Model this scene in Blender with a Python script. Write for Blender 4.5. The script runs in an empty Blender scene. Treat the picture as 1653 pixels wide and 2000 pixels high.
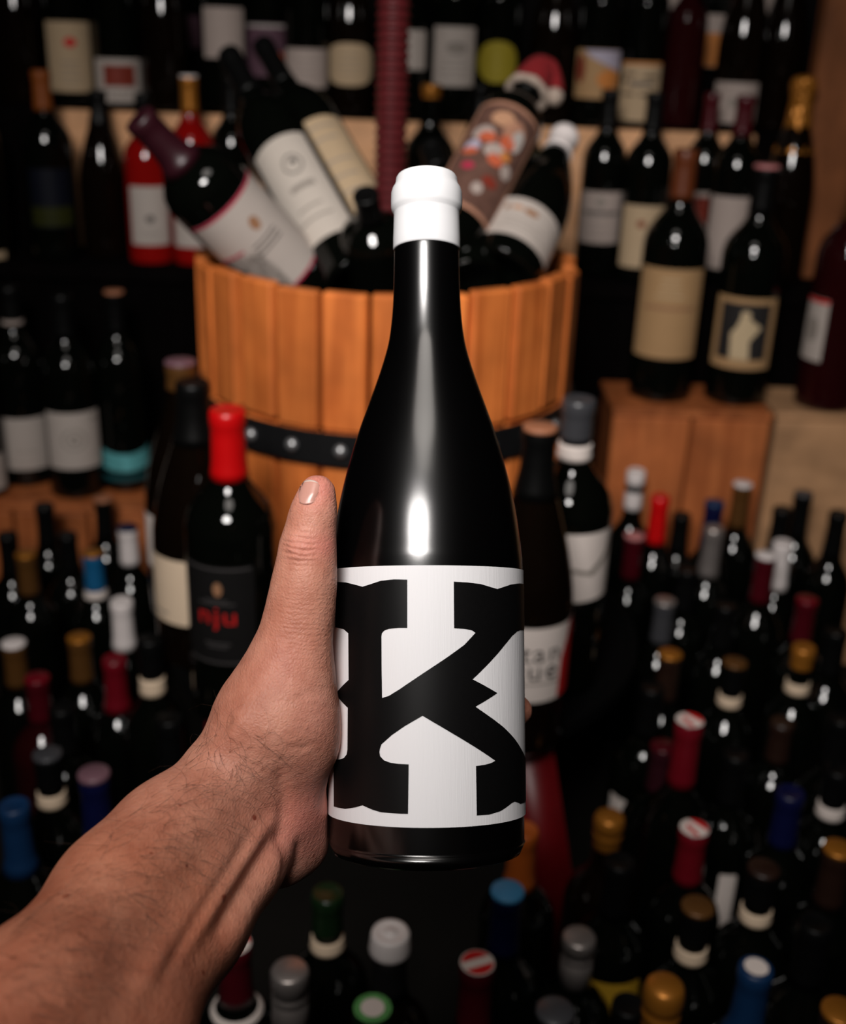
import bpy, bmesh, math, random
import numpy as np
from mathutils import Vector, Matrix
from mathutils.bvhtree import BVHTree

random.seed(7)
rng = np.random.default_rng(7)
SC = bpy.context.scene
COL = SC.collection
rad = math.radians

# ------------------------------------------------------------------ camera
F = 2250.0                       # focal length in pixels of the 1653 x 2000 frame
CX, CY = 826.5, 1000.0
PITCH, ROLL = rad(23.0), rad(2.09)
CAM = Vector((0, 0, 1.0))
fwd = Vector((0, math.cos(PITCH), -math.sin(PITCH)))
r0 = Vector((1, 0, 0)); u0 = Vector((0, math.sin(PITCH), math.cos(PITCH)))
RGT = r0 * math.cos(ROLL) + u0 * math.sin(ROLL)
UPV = u0 * math.cos(ROLL) - r0 * math.sin(ROLL)
cam = bpy.data.cameras.new('camera')
cam_ob = bpy.data.objects.new('camera', cam)
COL.objects.link(cam_ob)
cam.sensor_fit = 'HORIZONTAL'; cam.sensor_width = 24.0
cam.lens = 24.0 * F / 1653.0
cam.clip_start = 0.01
m = Matrix((RGT, UPV, -fwd)).transposed().to_4x4(); m.translation = CAM
cam_ob.matrix_world = m
cam.dof.use_dof = True
cam.dof.focus_distance = 0.475
cam.dof.aperture_fstop = 5.6
SC.camera = cam_ob

# ------------------------------------------------------------------ light
SC.view_settings.view_transform = 'Standard'
SC.view_settings.look = 'None'
SC.view_settings.gamma = 1.0
SC.view_settings.use_curve_mapping = False
SC.view_settings.exposure = 0.0
W = bpy.data.worlds.new('dim_shop'); SC.world = W; W.use_nodes = True
W.node_tree.nodes['Background'].inputs[0].default_value = (1.0, 0.75, 0.55, 1)
W.node_tree.nodes['Background'].inputs[1].default_value = 0.006
# the flash head above and behind the photographer
def area(name, loc, target, sx, sy, power, col, spread=180):
    l = bpy.data.lights.new(name, 'AREA'); l.shape = 'ELLIPSE'; l.size = sx; l.size_y = sy
    l.energy = power; l.color = col; l.spread = rad(spread)
    o = bpy.data.objects.new(name, l); COL.objects.link(o); o.location = loc
    o.rotation_euler = (Vector(target) - Vector(loc)).to_track_quat('-Z', 'Y').to_euler()
    return o
area('flash_softbox', (-0.26, -0.42, 1.80), (0.04, 1.42, 0.74), 0.56, 0.46, 5.25, (1.0, 0.955, 0.92), 64)
# its bounce from the ceiling above the photographer
area('flash_ceiling_bounce', (-0.15, 0.15, 2.40), (0.0, 0.95, 0.3), 0.8, 0.8, 1.55, (1.0, 0.93, 0.86), 90)

# ------------------------------------------------------------------ helpers
def cam2w(v):
    return CAM + RGT * v[0] + UPV * v[1] + fwd * v[2]

def ray(px, py):
    return (RGT * ((px - CX) / F) + UPV * ((CY - py) / F) + fwd)

def at_depth(px, py, d):
    return CAM + ray(px, py) * d

def at_z(px, py, z):
    r = ray(px, py); return CAM + r * ((z - CAM.z) / r.z)

def at_y(px, py, Y):
    r = ray(px, py); return CAM + r * (Y / r.y)

_m = {}
def mat(name, col, rough=0.5, metal=0.0, spec=0.5, coat=0.0, var=0.12, scale=40.0, bump=0.0, sss=0.0, sheen=0.0):
    if name in _m: return _m[name]
    M = bpy.data.materials.new(name); M.use_nodes = True
    nt = M.node_tree; b = nt.nodes['Principled BSDF']
    tc = nt.nodes.new('ShaderNodeTexCoord')
    no = nt.nodes.new('ShaderNodeTexNoise'); no.inputs['Scale'].default_value = scale
    no.inputs['Detail'].default_value = 4
    nt.links.new(tc.outputs['Object'], no.inputs['Vector'])
    mx = nt.nodes.new('ShaderNodeMix'); mx.data_type = 'RGBA'
    mx.inputs[6].default_value = tuple(c * (1 - var) for c in col) + (1,)
    mx.inputs[7].default_value = tuple(min(1, c * (1 + var)) for c in col) + (1,)
    nt.links.new(no.outputs['Fac'], mx.inputs[0])
    nt.links.new(mx.outputs[2], b.inputs['Base Color'])
    b.inputs['Roughness'].default_value = rough
    b.inputs['Metallic'].default_value = metal
    b.inputs['Specular IOR Level'].default_value = spec
    b.inputs['Coat Weight'].default_value = coat
    b.inputs['Coat Roughness'].default_value = 0.05
    if sheen: b.inputs['Sheen Weight'].default_value = sheen
    if bump:
        bp = nt.nodes.new('ShaderNodeBump'); bp.inputs['Strength'].default_value = bump
        bp.inputs['Distance'].default_value = 0.002
        nt.links.new(no.outputs['Fac'], bp.inputs['Height']); nt.links.new(bp.outputs[0], b.inputs['Normal'])
    _m[name] = M
    return M

def wood(name, c1, c2, rough=0.55, scale=(60, 60, 4), obj_var=0.35):
    if name in _m: return _m[name]
    M = bpy.data.materials.new(name); M.use_nodes = True
    nt = M.node_tree; b = nt.nodes['Principled BSDF']
    tc = nt.nodes.new('ShaderNodeTexCoord'); mp = nt.nodes.new('ShaderNodeMapping')
    mp.inputs['Scale'].default_value = scale
    oi = nt.nodes.new('ShaderNodeObjectInfo')
    ad = nt.nodes.new('ShaderNodeVectorMath'); ad.operation = 'ADD'
    mu = nt.nodes.new('ShaderNodeVectorMath'); mu.operation = 'SCALE'; mu.inputs[3].default_value = 9.0
    cb = nt.nodes.new('ShaderNodeCombineXYZ')
    nt.links.new(oi.outputs['Random'], cb.inputs[0]); nt.links.new(oi.outputs['Random'], cb.inputs[2])
    nt.links.new(cb.outputs[0], mu.inputs[0])
    nt.links.new(tc.outputs['Object'], ad.inputs[0]); nt.links.new(mu.outputs[0], ad.inputs[1])
    nt.links.new(ad.outputs[0], mp.inputs['Vector'])
    n1 = nt.nodes.new('ShaderNodeTexNoise'); n1.inputs['Scale'].default_value = 1.0
    n1.inputs['Detail'].default_value = 6; n1.inputs['Distortion'].default_value = 0.6
    nt.links.new(mp.outputs[0], n1.inputs['Vector'])
    n2 = nt.nodes.new('ShaderNodeTexNoise'); n2.inputs['Scale'].default_value = 14
    nt.links.new(ad.outputs[0], n2.inputs['Vector'])
    rp = nt.nodes.new('ShaderNodeValToRGB')
    rp.color_ramp.elements[0].position = 0.3; rp.color_ramp.elements[1].position = 0.7
    rp.color_ramp.elements[0].color = c1 + (1,); rp.color_ramp.elements[1].color = c2 + (1,)
    nt.links.new(n1.outputs['Fac'], rp.inputs[0])
    mr = nt.nodes.new('ShaderNodeMapRange'); mr.inputs[1].default_value = 0; mr.inputs[2].default_value = 1
    mr.inputs[3].default_value = 1 - obj_var; mr.inputs[4].default_value = 1.1
    nt.links.new(oi.outputs['Random'], mr.inputs[0])
    m2 = nt.nodes.new('ShaderNodeMapRange'); m2.inputs[1].default_value = 0.3; m2.inputs[2].default_value = 0.75
    m2.inputs[3].default_value = 1.1; m2.inputs[4].default_value = 0.7
    nt.links.new(n2.outputs['Fac'], m2.inputs[0])
    ml = nt.nodes.new('ShaderNodeMath'); ml.operation = 'MULTIPLY'
    nt.links.new(mr.outputs[0], ml.inputs[0]); nt.links.new(m2.outputs[0], ml.inputs[1])
    vm = nt.nodes.new('ShaderNodeVectorMath'); vm.operation = 'SCALE'
    nt.links.new(rp.outputs[0], vm.inputs[0]); nt.links.new(ml.outputs[0], vm.inputs[3])
    nt.links.new(vm.outputs[0], b.inputs['Base Color'])
    bp = nt.nodes.new('ShaderNodeBump'); bp.inputs['Strength'].default_value = 0.25; bp.inputs['Distance'].default_value = 0.001
    nt.links.new(n1.outputs['Fac'], bp.inputs['Height']); nt.links.new(bp.outputs[0], b.inputs['Normal'])
    b.inputs['Roughness'].default_value = rough; b.inputs['Specular IOR Level'].default_value = 0.3 if rough < 0.8 else 0.03
    _m[name] = M
    return M

def new_obj(name, mesh, parent=None, mw=None):
    o = bpy.data.objects.new(name, mesh); COL.objects.link(o)
    if parent: o.parent = parent
    if mw is not None: o.matrix_world = mw
    return o

def tag(o, label, cat, group=None, kind=None):
    if label: o['label'] = label
    if cat: o['category'] = cat
    if group: o['group'] = group
    if kind: o['kind'] = kind
    return o

def empty(name, loc=(0, 0, 0)):
    o = bpy.data.objects.new(name, None); COL.objects.link(o)
    o.empty_display_size = 0.05; o.location = loc
    return o

def bm_mesh(name, bm, mats, smooth=True):
    me = bpy.data.meshes.new(name); bm.to_mesh(me); bm.free()
    for x in (mats if isinstance(mats, (list, tuple)) else [mats]): me.materials.append(x)
    if smooth:
        for p in me.polygons: p.use_smooth = True
    return me

def box_mesh(name, x0, x1, y0, y1, z0, z1, mt, bev=0.002):
    bm = bmesh.new(); bmesh.ops.create_cube(bm, size=1)
    for v in bm.verts:
        v.co = Vector((x0 + (v.co.x + .5) * (x1 - x0), y0 + (v.co.y + .5) * (y1 - y0), z0 + (v.co.z + .5) * (z1 - z0)))
    if bev: bmesh.ops.bevel(bm, geom=bm.edges[:], offset=bev, segments=1, affect='EDGES')
    return bm_mesh(name, bm, mt, False)

def lathe_bm(prof, seg=40, bm=None, sharp=30):
    bm = bm or bmesh.new(); rings = []
    for (r, z) in prof:
        if r < 1e-6: rings.append([bm.verts.new((0, 0, z))])
        else: rings.append([bm.verts.new((r * math.cos(2 * math.pi * i / seg), r * math.sin(2 * math.pi * i / seg), z)) for i in range(seg)])
    for a, b in zip(rings, rings[1:]):
        for i in range(seg):
            j = (i + 1) % seg
            if len(a) == 1 and len(b) == 1: continue
            if len(a) == 1: bm.faces.new((a[0], b[j], b[i]))
            elif len(b) == 1: bm.faces.new((a[i], a[j], b[0]))
            else: bm.faces.new((a[i], a[j], b[j], b[i]))
    bmesh.ops.recalc_face_normals(bm, faces=bm.faces)
    return bm

def spline(prof, n=5):
    """Catmull-Rom refinement of a profile where it is curved"""
    P = [Vector((a, b)) for a, b in prof]; out = []
    for i in range(len(P) - 1):
        p0 = P[max(i - 1, 0)]; p1 = P[i]; p2 = P[i + 1]; p3 = P[min(i + 2, len(P) - 1)]
        for k in range(n):
            t = k / n
            q = 0.5 * ((2 * p1) + (p2 - p0) * t + (2 * p0 - 5 * p1 + 4 * p2 - p3) * t * t + (3 * p1 - p0 - 3 * p2 + p3) * t ** 3)
            out.append((max(q.x, 0), q.y))
    out.append(tuple(P[-1])); return out

def wrap_bm(polys, R, off=0.0003, bm=None, step=8):
    """flat polygons [(pts, material index)] in (arc, height) wrapped round a cylinder of radius R; front is -Y"""
    out = bm or bmesh.new()
    for pts, mi in polys:
        t = bmesh.new()
        vs = [t.verts.new((p[0], p[1], 0)) for p in pts]
        t.faces.new(vs)
        bmesh.ops.triangulate(t, faces=t.faces[:])
        us = [p[0] for p in pts]; lo, hi = min(us), max(us); st = R * rad(step)
        k = math.ceil(lo / st)
        while k * st < hi:
            bmesh.ops.bisect_plane(t, geom=t.verts[:] + t.edges[:] + t.faces[:], plane_co=(k * st, 0, 0), plane_no=(1, 0, 0)); k += 1
        mp = {}
        for v in t.verts:
            th = v.co.x / R; rr = R + off
            mp[v] = out.verts.new((rr * math.sin(th), -rr * math.cos(th), v.co.y))
        for f in t.faces:
            try:
                nf = out.faces.new([mp[v] for v in f.verts]); nf.material_index = mi
                c = nf.calc_center_median(); nf.normal_update()
                if nf.normal.x * c.x + nf.normal.y * c.y < 0: nf.normal_flip()
            except ValueError: pass
        t.free()
    return out

def ell(cx, cy, rx, ry, n=28, p=2.0):
    o = []
    for i in range(n):
        a = 2 * math.pi * i / n; c, s = math.cos(a), math.sin(a)
        o.append((cx + rx * math.copysign(abs(c) ** (2 / p), c), cy + ry * math.copysign(abs(s) ** (2 / p), s)))
    return o

def rect(x0, y0, x1, y1): return [(x0, y0), (x1, y0), (x1, y1), (x0, y1)]

def rrect(x0, y0, x1, y1, r):
    o = []
    for (cx, cy, a0) in ((x1 - r, y1 - r, 0), (x0 + r, y1 - r, 90), (x0 + r, y0 + r, 180), (x1 - r, y0 + r, 270)):
        for k in range(5):
            a = rad(a0 + 22.5 * k); o.append((cx + r * math.cos(a), cy + r * math.sin(a)))
    return o

def text_polys(s, size, cx, cy, mi, shear=0.0):
    cu = bpy.data.curves.new('t', 'FONT'); cu.body = s; cu.size = size; cu.align_x = 'CENTER'; cu.align_y = 'CENTER'
    cu.shear = shear; cu.resolution_u = 3
    o = bpy.data.objects.new('t', cu); COL.objects.link(o)
    bpy.context.view_layer.update()
    me = o.evaluated_get(bpy.context.evaluated_depsgraph_get()).to_mesh()
    out = [([(me.vertices[i].co.x + cx, me.vertices[i].co.y + cy) for i in p.vertices], mi) for p in me.polygons]
    bpy.data.objects.remove(o); bpy.data.curves.remove(cu)
    return out

# ------------------------------------------------------------------ materials
GLASS = mat('dark_green_glass', (0.0016, 0.0020, 0.0014), 0.04, spec=0.5, var=0.3)
GLASSB = mat('dark_brown_glass', (0.0035, 0.0018, 0.001), 0.05, spec=0.5, var=0.3)
HELD = mat('black_satin_glass', (0.0008, 0.0007, 0.0008), 0.21, spec=1.0, var=0.2)
ROSE = mat('rose_wine_glass', (0.24, 0.004, 0.003), 0.05, var=0.25, scale=12)
REDGL = mat('ruby_glass', (0.018, 0.002, 0.0025), 0.05, var=0.2)
PAPER = {
    'white': mat('white_paper', (0.46, 0.40, 0.36), 0.65, spec=0.18, var=0.05),
    'bright': mat('bright_white_paper', (0.72, 0.63, 0.58), 0.65, spec=0.18, var=0.05),
    'bright_b': mat('offwhite_paper', (0.50, 0.44, 0.385), 0.65, spec=0.18, var=0.05),
    'ivory': mat('ivory_paper', (0.74, 0.57, 0.41), 0.65, spec=0.18, var=0.05),
    'cream': mat('cream_paper', (0.46, 0.335, 0.21), 0.65, spec=0.18, var=0.06),
    'tan': mat('tan_paper', (0.40, 0.24, 0.115), 0.65, spec=0.18, var=0.08),
    'grey': mat('pale_grey_paper', (0.40, 0.325, 0.29), 0.65, spec=0.18, var=0.06),
    'olive': mat('olive_yellow_paper', (0.30, 0.235, 0.02), 0.6, spec=0.18, var=0.1),
    'teal': mat('teal_paper', (0.10, 0.36, 0.38), 0.6, spec=0.18, var=0.5, scale=120),
    'dteal': mat('dark_teal_paper', (0.01, 0.07, 0.08), 0.6, spec=0.18, var=0.4, scale=120),
    'black': mat('black_paper', (0.008, 0.0075, 0.0075), 0.5, spec=0.18, var=0.15),
    'plum': mat('plum_paper', (0.10, 0.05, 0.07), 0.6, spec=0.18, var=0.3, scale=60),
    'peach': mat('peach_paper', (0.50, 0.27, 0.16), 0.65, spec=0.18, var=0.06),
    'yellow': mat('yellow_paper', (0.45, 0.26, 0.02), 0.6, spec=0.18, var=0.1),
    'brown': mat('brown_frame_paper', (0.40, 0.20, 0.13), 0.6, spec=0.18, var=0.1),
    'dbrown': mat('dark_brown_paper', (0.12, 0.06, 0.045), 0.6, spec=0.18, var=0.5, scale=90),
    'green': mat('faint_green_paper', (0.02, 0.022, 0.002), 0.6, spec=0.18, var=0.3),
    'navyp': mat('faint_navy_paper', (0.002, 0.003, 0.008), 0.6, spec=0.18, var=0.3),
}
INK = {
    'k': mat('black_ink', (0.02, 0.018, 0.018), 0.6, spec=0.18, var=0.1),
    'g': mat('grey_ink', (0.13, 0.115, 0.105), 0.6, spec=0.18, var=0.15),
    'lg': mat('pale_grey_ink', (0.27, 0.235, 0.205), 0.6, spec=0.18, var=0.15),
    'dg': mat('dark_grey_ink', (0.055, 0.05, 0.05), 0.6, spec=0.18, var=0.1),
    'r': mat('red_ink', (0.55, 0.015, 0.015), 0.5, spec=0.18, var=0.1),
    'dr': mat('dark_red_ink', (0.20, 0.03, 0.018), 0.5, spec=0.18, var=0.5, scale=80),
    'pk': mat('crimson_border_ink', (0.42, 0.03, 0.07), 0.5, spec=0.18, var=0.1),
    'o': mat('orange_ink', (0.55, 0.20, 0.05), 0.6, spec=0.18, var=0.35, scale=80),
    'or': mat('vermilion_ink', (0.52, 0.11, 0.05), 0.6, spec=0.18, var=0.3, scale=80),
    'lav': mat('lavender_ink', (0.42, 0.38, 0.47), 0.6, spec=0.18, var=0.15),
    'br': mat('brown_ink', (0.30, 0.15, 0.08), 0.6, spec=0.18, var=0.2),
    'w': mat('white_ink', (0.45, 0.41, 0.38), 0.6, spec=0.18, var=0.1),
    'c': mat('cream_ink', (0.55, 0.42, 0.26), 0.6, spec=0.18, var=0.1),
}
CAPM = {
    'black': mat('black_foil', (0.0025, 0.0025, 0.0025), 0.4, spec=0.18),
    'grey': mat('charcoal_foil', (0.045, 0.045, 0.05), 0.35, spec=0.5),
    'red': mat('red_foil', (0.58, 0.003, 0.004), 0.33),
    'dred': mat('dark_red_foil', (0.06, 0.002, 0.006), 0.3),
    'crim': mat('crimson_foil', (0.14, 0.003, 0.009), 0.33),
    'burg': mat('burgundy_foil', (0.028, 0.004, 0.008), 0.4),
    'white': mat('white_wax', (0.74, 0.67, 0.65), 0.45, var=0.04),
    'gold': mat('gold_foil', (0.44, 0.165, 0.02), 0.38, metal=0.55),
    'bronze': mat('bronze_foil', (0.12, 0.05, 0.012), 0.4, metal=0.3),
    'blue': mat('cobalt_foil', (0.004, 0.027, 0.085), 0.42),
    'sky': mat('sky_blue_foil', (0.05, 0.24, 0.46), 0.5),
    'azure': mat('azure_foil', (0.005, 0.10, 0.24), 0.5),
    'navy': mat('navy_foil', (0.002, 0.0035, 0.035), 0.4),
    'silver': mat('silver_screw_cap', (0.42, 0.37, 0.35), 0.38, metal=0.75, var=0.05),
    'orange': mat('orange_foil', (0.40, 0.085, 0.010), 0.45),
    'dorange': mat('dull_orange_foil', (0.22, 0.055, 0.008), 0.5, spec=0.3),
    'green': mat('green_foil', (0.006, 0.018, 0.006), 0.25),
    'lime': mat('green_print_foil', (0.10, 0.34, 0.10), 0.4, var=0.5, scale=300),
    'pink': mat('pink_top', (0.55, 0.20, 0.20), 0.45),
    'brown': mat('brown_wax', (0.018, 0.007, 0.004), 0.4),
    'rust': mat('rust_foil', (0.13, 0.03, 0.008), 0.4),
    'cork': mat('cork_top', (0.36, 0.14, 0.07), 0.6),
    'purple': mat('purple_top', (0.16, 0.08, 0.10), 0.4),
}
BASKET = wood('orange_stave_wood', (0.58, 0.135, 0.025), (0.93, 0.265, 0.058), obj_var=0.35)
PINE = wood('pine_board', (0.74, 0.38, 0.18), (0.88, 0.48, 0.26), scale=(3, 60, 60), obj_var=0.1)
PLANK = wood('crate_plank', (0.34, 0.088, 0.024), (0.54, 0.165, 0.050), scale=(40, 40, 4), obj_var=0.2)
PLY = wood('plywood', (0.44, 0.24, 0.12), (0.54, 0.30, 0.155), scale=(6, 30, 30), obj_var=0.05)
POST = wood('dark_pine_post', (0.17, 0.055, 0.016), (0.27, 0.09, 0.03), scale=(40, 40, 3), obj_var=0.05)
DARKW = wood('black_stained_wood', (0.0015, 0.001, 0.001), (0.003, 0.002, 0.002), rough=0.95)
IRON = mat('black_iron', (0.004, 0.004, 0.0045), 0.55, spec=0.3)
TRAYM = mat('matt_black_iron', (0.0015, 0.0015, 0.0015), 0.95, spec=0.05)  # matt near-black, darkened in colour so the tray stays lost in the dark
STEEL = mat('worn_steel', (0.45, 0.45, 0.46), 0.35, metal=0.8)
REDPAINT = mat('red_enamel', (0.13, 0.002, 0.004), 0.4, var=0.2)
SCREWM = mat('red_painted_screw', (0.085, 0.010, 0.012), 0.35, var=0.3, scale=80)
WALLM = mat('black_wall_paint', (0.006, 0.005, 0.005), 0.9, spec=0.1, bump=0.1)
FLOORM = mat('dark_floor_boards', (0.006, 0.005, 0.004), 0.85, spec=0.15)

# ------------------------------------------------------------------ room shell
def struct(name, me):
    o = new_obj(name, me); o['kind'] = 'structure'; return o
struct('floor', box_mesh('floor', -2.5, 2.5, -2.0, 3.0, -0.05, 0.0, FLOORM, 0))
struct('wall_back', box_mesh('wall_back', -2.5, 2.5, 2.72, 2.8, 0.0, 2.6, WALLM, 0))
struct('wall_left', box_mesh('wall_left', -2.58, -2.5, -2.0, 2.8, 0.0, 2.6, WALLM, 0))
struct('wall_right', box_mesh('wall_right', 2.5, 2.58, -2.0, 2.8, 0.0, 2.6, WALLM, 0))
struct('ceiling', box_mesh('ceiling', -2.58, 2.58, -2.0, 2.8, 2.6, 2.66, WALLM, 0))

# tiered display shelf at the back
UPY, LOY, TOPY = 2.15, 1.98, 2.36
UPZ, LOZ, TOPZ = 0.842, 0.608, 0.93
xl = at_y(96, 260, 2.085).x; xr = at_y(1476, 280, 2.085).x
sh = empty('tiered_shelf', (0, 2.2, 0)); tag(sh, 'black tiered bottle shelf with a pale pine riser along the back wall', 'shelf')
def part(name, parent, *a, **k):
    o = new_obj(name, box_mesh(name, *a, **k)); o.parent = parent
    o.matrix_parent_inverse = parent.matrix_basis.inverted(); return o
part('shelf_board', sh, -1.6, 1.6, 1.90, 2.085, LOZ - 0.02, LOZ, DARKW)
part('front_panel', sh, -1.6, 1.6, 1.91, 1.925, 0.0, LOZ - 0.02, DARKW)
part('riser', sh, xl, xr, 2.085, 2.10, LOZ, UPZ, PINE)
part('end_riser', sh, -1.6, xl, 2.085, 2.10, LOZ, UPZ, DARKW)
part('end_riser', sh, xr, 1.6, 2.085, 2.10, LOZ, UPZ, DARKW)
part('shelf_board', sh, -1.6, 1.6, 2.10, 2.265, UPZ - 0.02, UPZ, DARKW)
part('riser', sh, -1.6, 1.6, 2.265, 2.28, UPZ, TOPZ, DARKW)
part('shelf_board', sh, -1.6, 1.6, 2.28, 2.47, TOPZ - 0.02, TOPZ, DARKW)
pw = at_y(1596, 300, 2.02).x
po = new_obj('wooden_post', box_mesh('wooden_post', pw - 0.018, pw + 0.11, 2.035, 2.075, LOZ, 1.6, POST, 0.003))
tag(po, 'brown pine upright post at the right end of the shelf', 'post')

# wooden crates
LBZ, RBZ = 0.272, 0.452
def crate(name, x0, x1, y0, y1, h, n, mt, label, edge=0.004):
    e = empty(name, ((x0 + x1) / 2, (y0 + y1) / 2, 0)); tag(e, label, 'crate')
    part('body', e, x0 + .004, x1 - .004, y0 + .016, y1, 0.0, h - 0.012, mt)
    part('top_board', e, x0, x1, y0, y1, h - 0.012, h, mt)
    w = (x1 - x0) / n
    for i in range(n):
        part('plank', e, x0 + i * w + edge / 2, x0 + (i + 1) * w - edge / 2, y0, y0 + .016, 0.0, h - 0.013, mt, bev=0.003)
    return e
cx0 = at_y(1197, 800, 1.74).x; cx1 = at_y(1507, 830, 1.74).x
crate('wooden_crate', cx0, cx1, 1.735, 1.89, RBZ, 2, PLANK, 'two-plank reddish wooden crate under the two magnum bottles')
crate('plywood_box', cx1 + 0.008, cx1 + 0.36, 1.745, 1.89, RBZ, 1, PLY, 'plain pale plywood box at the right edge, beside the plank crate')
lx0 = at_y(-120, 1000, 1.69).x; lx1 = at_y(318, 1000, 1.69).x
crate('wooden_box', lx0, lx1, 1.685, 1.89, LBZ, 3, PLANK, 'low wooden box on the left under the white-labelled bottles')

# ------------------------------------------------------------------ bottles
BX = [(0.0, 0.022), (0.018, 0.016), (0.030, 0.002), (0.0345, 0.0), (0.0368, 0.003), (0.0375, 0.009), (0.0375, 0.06), (0.0375, 0.12), (0.0375, 0.186),
      (0.0368, 0.196), (0.0335, 0.208), (0.027, 0.2185), (0.0205, 0.227), (0.0166, 0.237), (0.0150, 0.249), (0.0144, 0.268), (0.0142, 0.284)]
BU = [(0.0, 0.026), (0.018, 0.018), (0.032, 0.002), (0.038, 0.0), (0.0403, 0.003), (0.041, 0.010), (0.041, 0.06), (0.041, 0.110), (0.0408, 0.136),
      (0.0392, 0.156), (0.0352, 0.180), (0.0295, 0.204), (0.0232, 0.226), (0.0182, 0.246), (0.0155, 0.264), (0.0146, 0.280), (0.0143, 0.288)]
LIP = [(0.0127, 0.288), (0.0138, 0.289), (0.0138, 0.297), (0.0125, 0.300), (0.0, 0.300)]
def slim(p):
    return [(r * (0.89 if r < 0.0152 else 1 - 0.11 * max(0, (0.020 - r) / 0.0048)) if z > 0.22 and r < 0.020 else r, z) for r, z in p]
BX, BU = slim(BX), slim(BU)
PROF = {'bx': (BX, 0.0375, 0.187), 'bu': (BU, 0.041, 0.118)}
_mesh = {}
def body_mesh(kind, glass):
    k = ('body', kind, glass.name)
    if k not in _mesh:
        p = PROF[kind][0]; pr = p[:4] + spline(p[4:], 3) + LIP
        _mesh[k] = bm_mesh('bottle_body', lathe_bm(pr, 40), glass)
    return _mesh[k]
def rad_at(kind, z):
    p = PROF[kind][0]
    for (a, b), (c, d) in zip(p[4:], p[5:]):
        if b <= z <= d: return a + (c - a) * (z - b) / (d - b)
    return 0.0128
def cap_mesh(style, kind, z0, m_):
    k = (style, kind, round(z0, 4), m_.name)
    if k in _mesh: return _mesh[k]
    o = 0.0009
    if style == 'foil':
        pr = [(rad_at(kind, z0) + 0.0001, z0)]
        for i in range(7):
            z = z0 + (0.285 - z0) * i / 6; pr.append((rad_at(kind, min(z, 0.284)) + o, z))
        pr += [(0.0142, 0.2875), (0.0145, 0.290), (0.0145, 0.2965), (0.0137, 0.3005), (0.0120, 0.3015), (0.0112, 0.3010), (0.0, 0.3010)]
    elif style == 'wax':
        pr = [(rad_at(kind, z0) + 0.0001, z0)]
        for i in range(6):
            z = z0 + (0.284 - z0) * i / 5; pr.append((rad_at(kind, min(z, 0.284)) + 0.0018, z))
        pr += [(0.0160, 0.2865), (0.0168, 0.2895), (0.0166, 0.2965), (0.0148, 0.3015), (0.011, 0.304), (0.0, 0.3045)]
    elif style == 'screw':
        R = 0.0145
        pr = [(0.0135, 0.243), (R, 0.2435), (R, 0.272), (R - .0009, 0.2728), (R - .0009, 0.2748), (R, 0.2756), (R, 0.2800), (R - .0010, 0.2808), (R - .0010, 0.2830),
              (R + .0004, 0.2838), (R + .0004, 0.2990), (R - .0006, 0.3010), (R - .002, 0.3018), (0, 0.3018)]
    elif style == 'plug':
        pr = [(0.0130, 0.283), (0.0172, 0.2835), (0.0175, 0.287), (0.0168, 0.291), (0.0160, 0.300), (0.0150, 0.3025), (0.0115, 0.303), (0.0105, 0.302), (0.0055, 0.302), (0.0048, 0.3035), (0, 0.3035)]
    elif style == 'bulb':
        pr = [(rad_at(kind, z0), z0), (rad_at(kind, z0) + .0012, z0 + .001), (0.0136, 0.270), (0.0138, 0.2745), (0.0148, 0.2755), (0.0150, 0.279), (0.0137, 0.2805), (0.0137, 0.2835), (0.0150, 0.2848), (0.0156, 0.289), (0.0154, 0.2955), (0.0142, 0.300), (0.012, 0.302), (0, 0.3025)]
    elif style == 'crumpled':
        bm = lathe_bm([(rad_at(kind, z0) + .001, z0), (0.0225, z0 + .02), (0.0185, 0.25), (0.0170, 0.265), (0.0172, 0.280), (0.0195, 0.288), (0.0205, 0.297), (0.018, 0.305), (0.010, 0.309), (0, 0.310)], 26)
        bmesh.ops.subdivide_edges(bm, edges=bm.edges[:], cuts=1)
        for v in bm.verts:
            n = math.sin(v.co.z * 700 + v.co.x * 500) * math.sin(v.co.y * 620 + v.co.z * 300)
            s = 1 + 0.07 * n; v.co.x *= s; v.co.y *= s
        _mesh[k] = bm_mesh('capsule', bm, m_, False); return _mesh[k]
    _mesh[k] = bm_mesh('capsule', lathe_bm(pr, 32), m_)
    return _mesh[k]

def disc_bm(r, z, mi=0, bm=None, poly=None):
    bm = bm or bmesh.new()
    vs = [bm.verts.new((x, y, z)) for x, y in (poly or ell(0, 0, r, r, 28))]
    f = bm.faces.new(vs); f.material_index = mi
    f.normal_update()
    if f.normal.z < 0: f.normal_flip()
    return bm

def chord(r, a, lo, hi, n=14):
    """slice of a disc between two parallel chords, turned by angle a"""
    lo = max(lo, -r * .999); hi = min(hi, r * .999); pts = []
    for i in range(n + 1):
        y = lo + (hi - lo) * i / n; pts.append((math.sqrt(r * r - y * y), y))
    for i in range(n + 1):
        y = hi - (hi - lo) * i / n; pts.append((-math.sqrt(r * r - y * y), y))
    c, s = math.cos(a), math.sin(a)
    return [(x * c - y * s, x * s + y * c) for x, y in pts]

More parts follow.
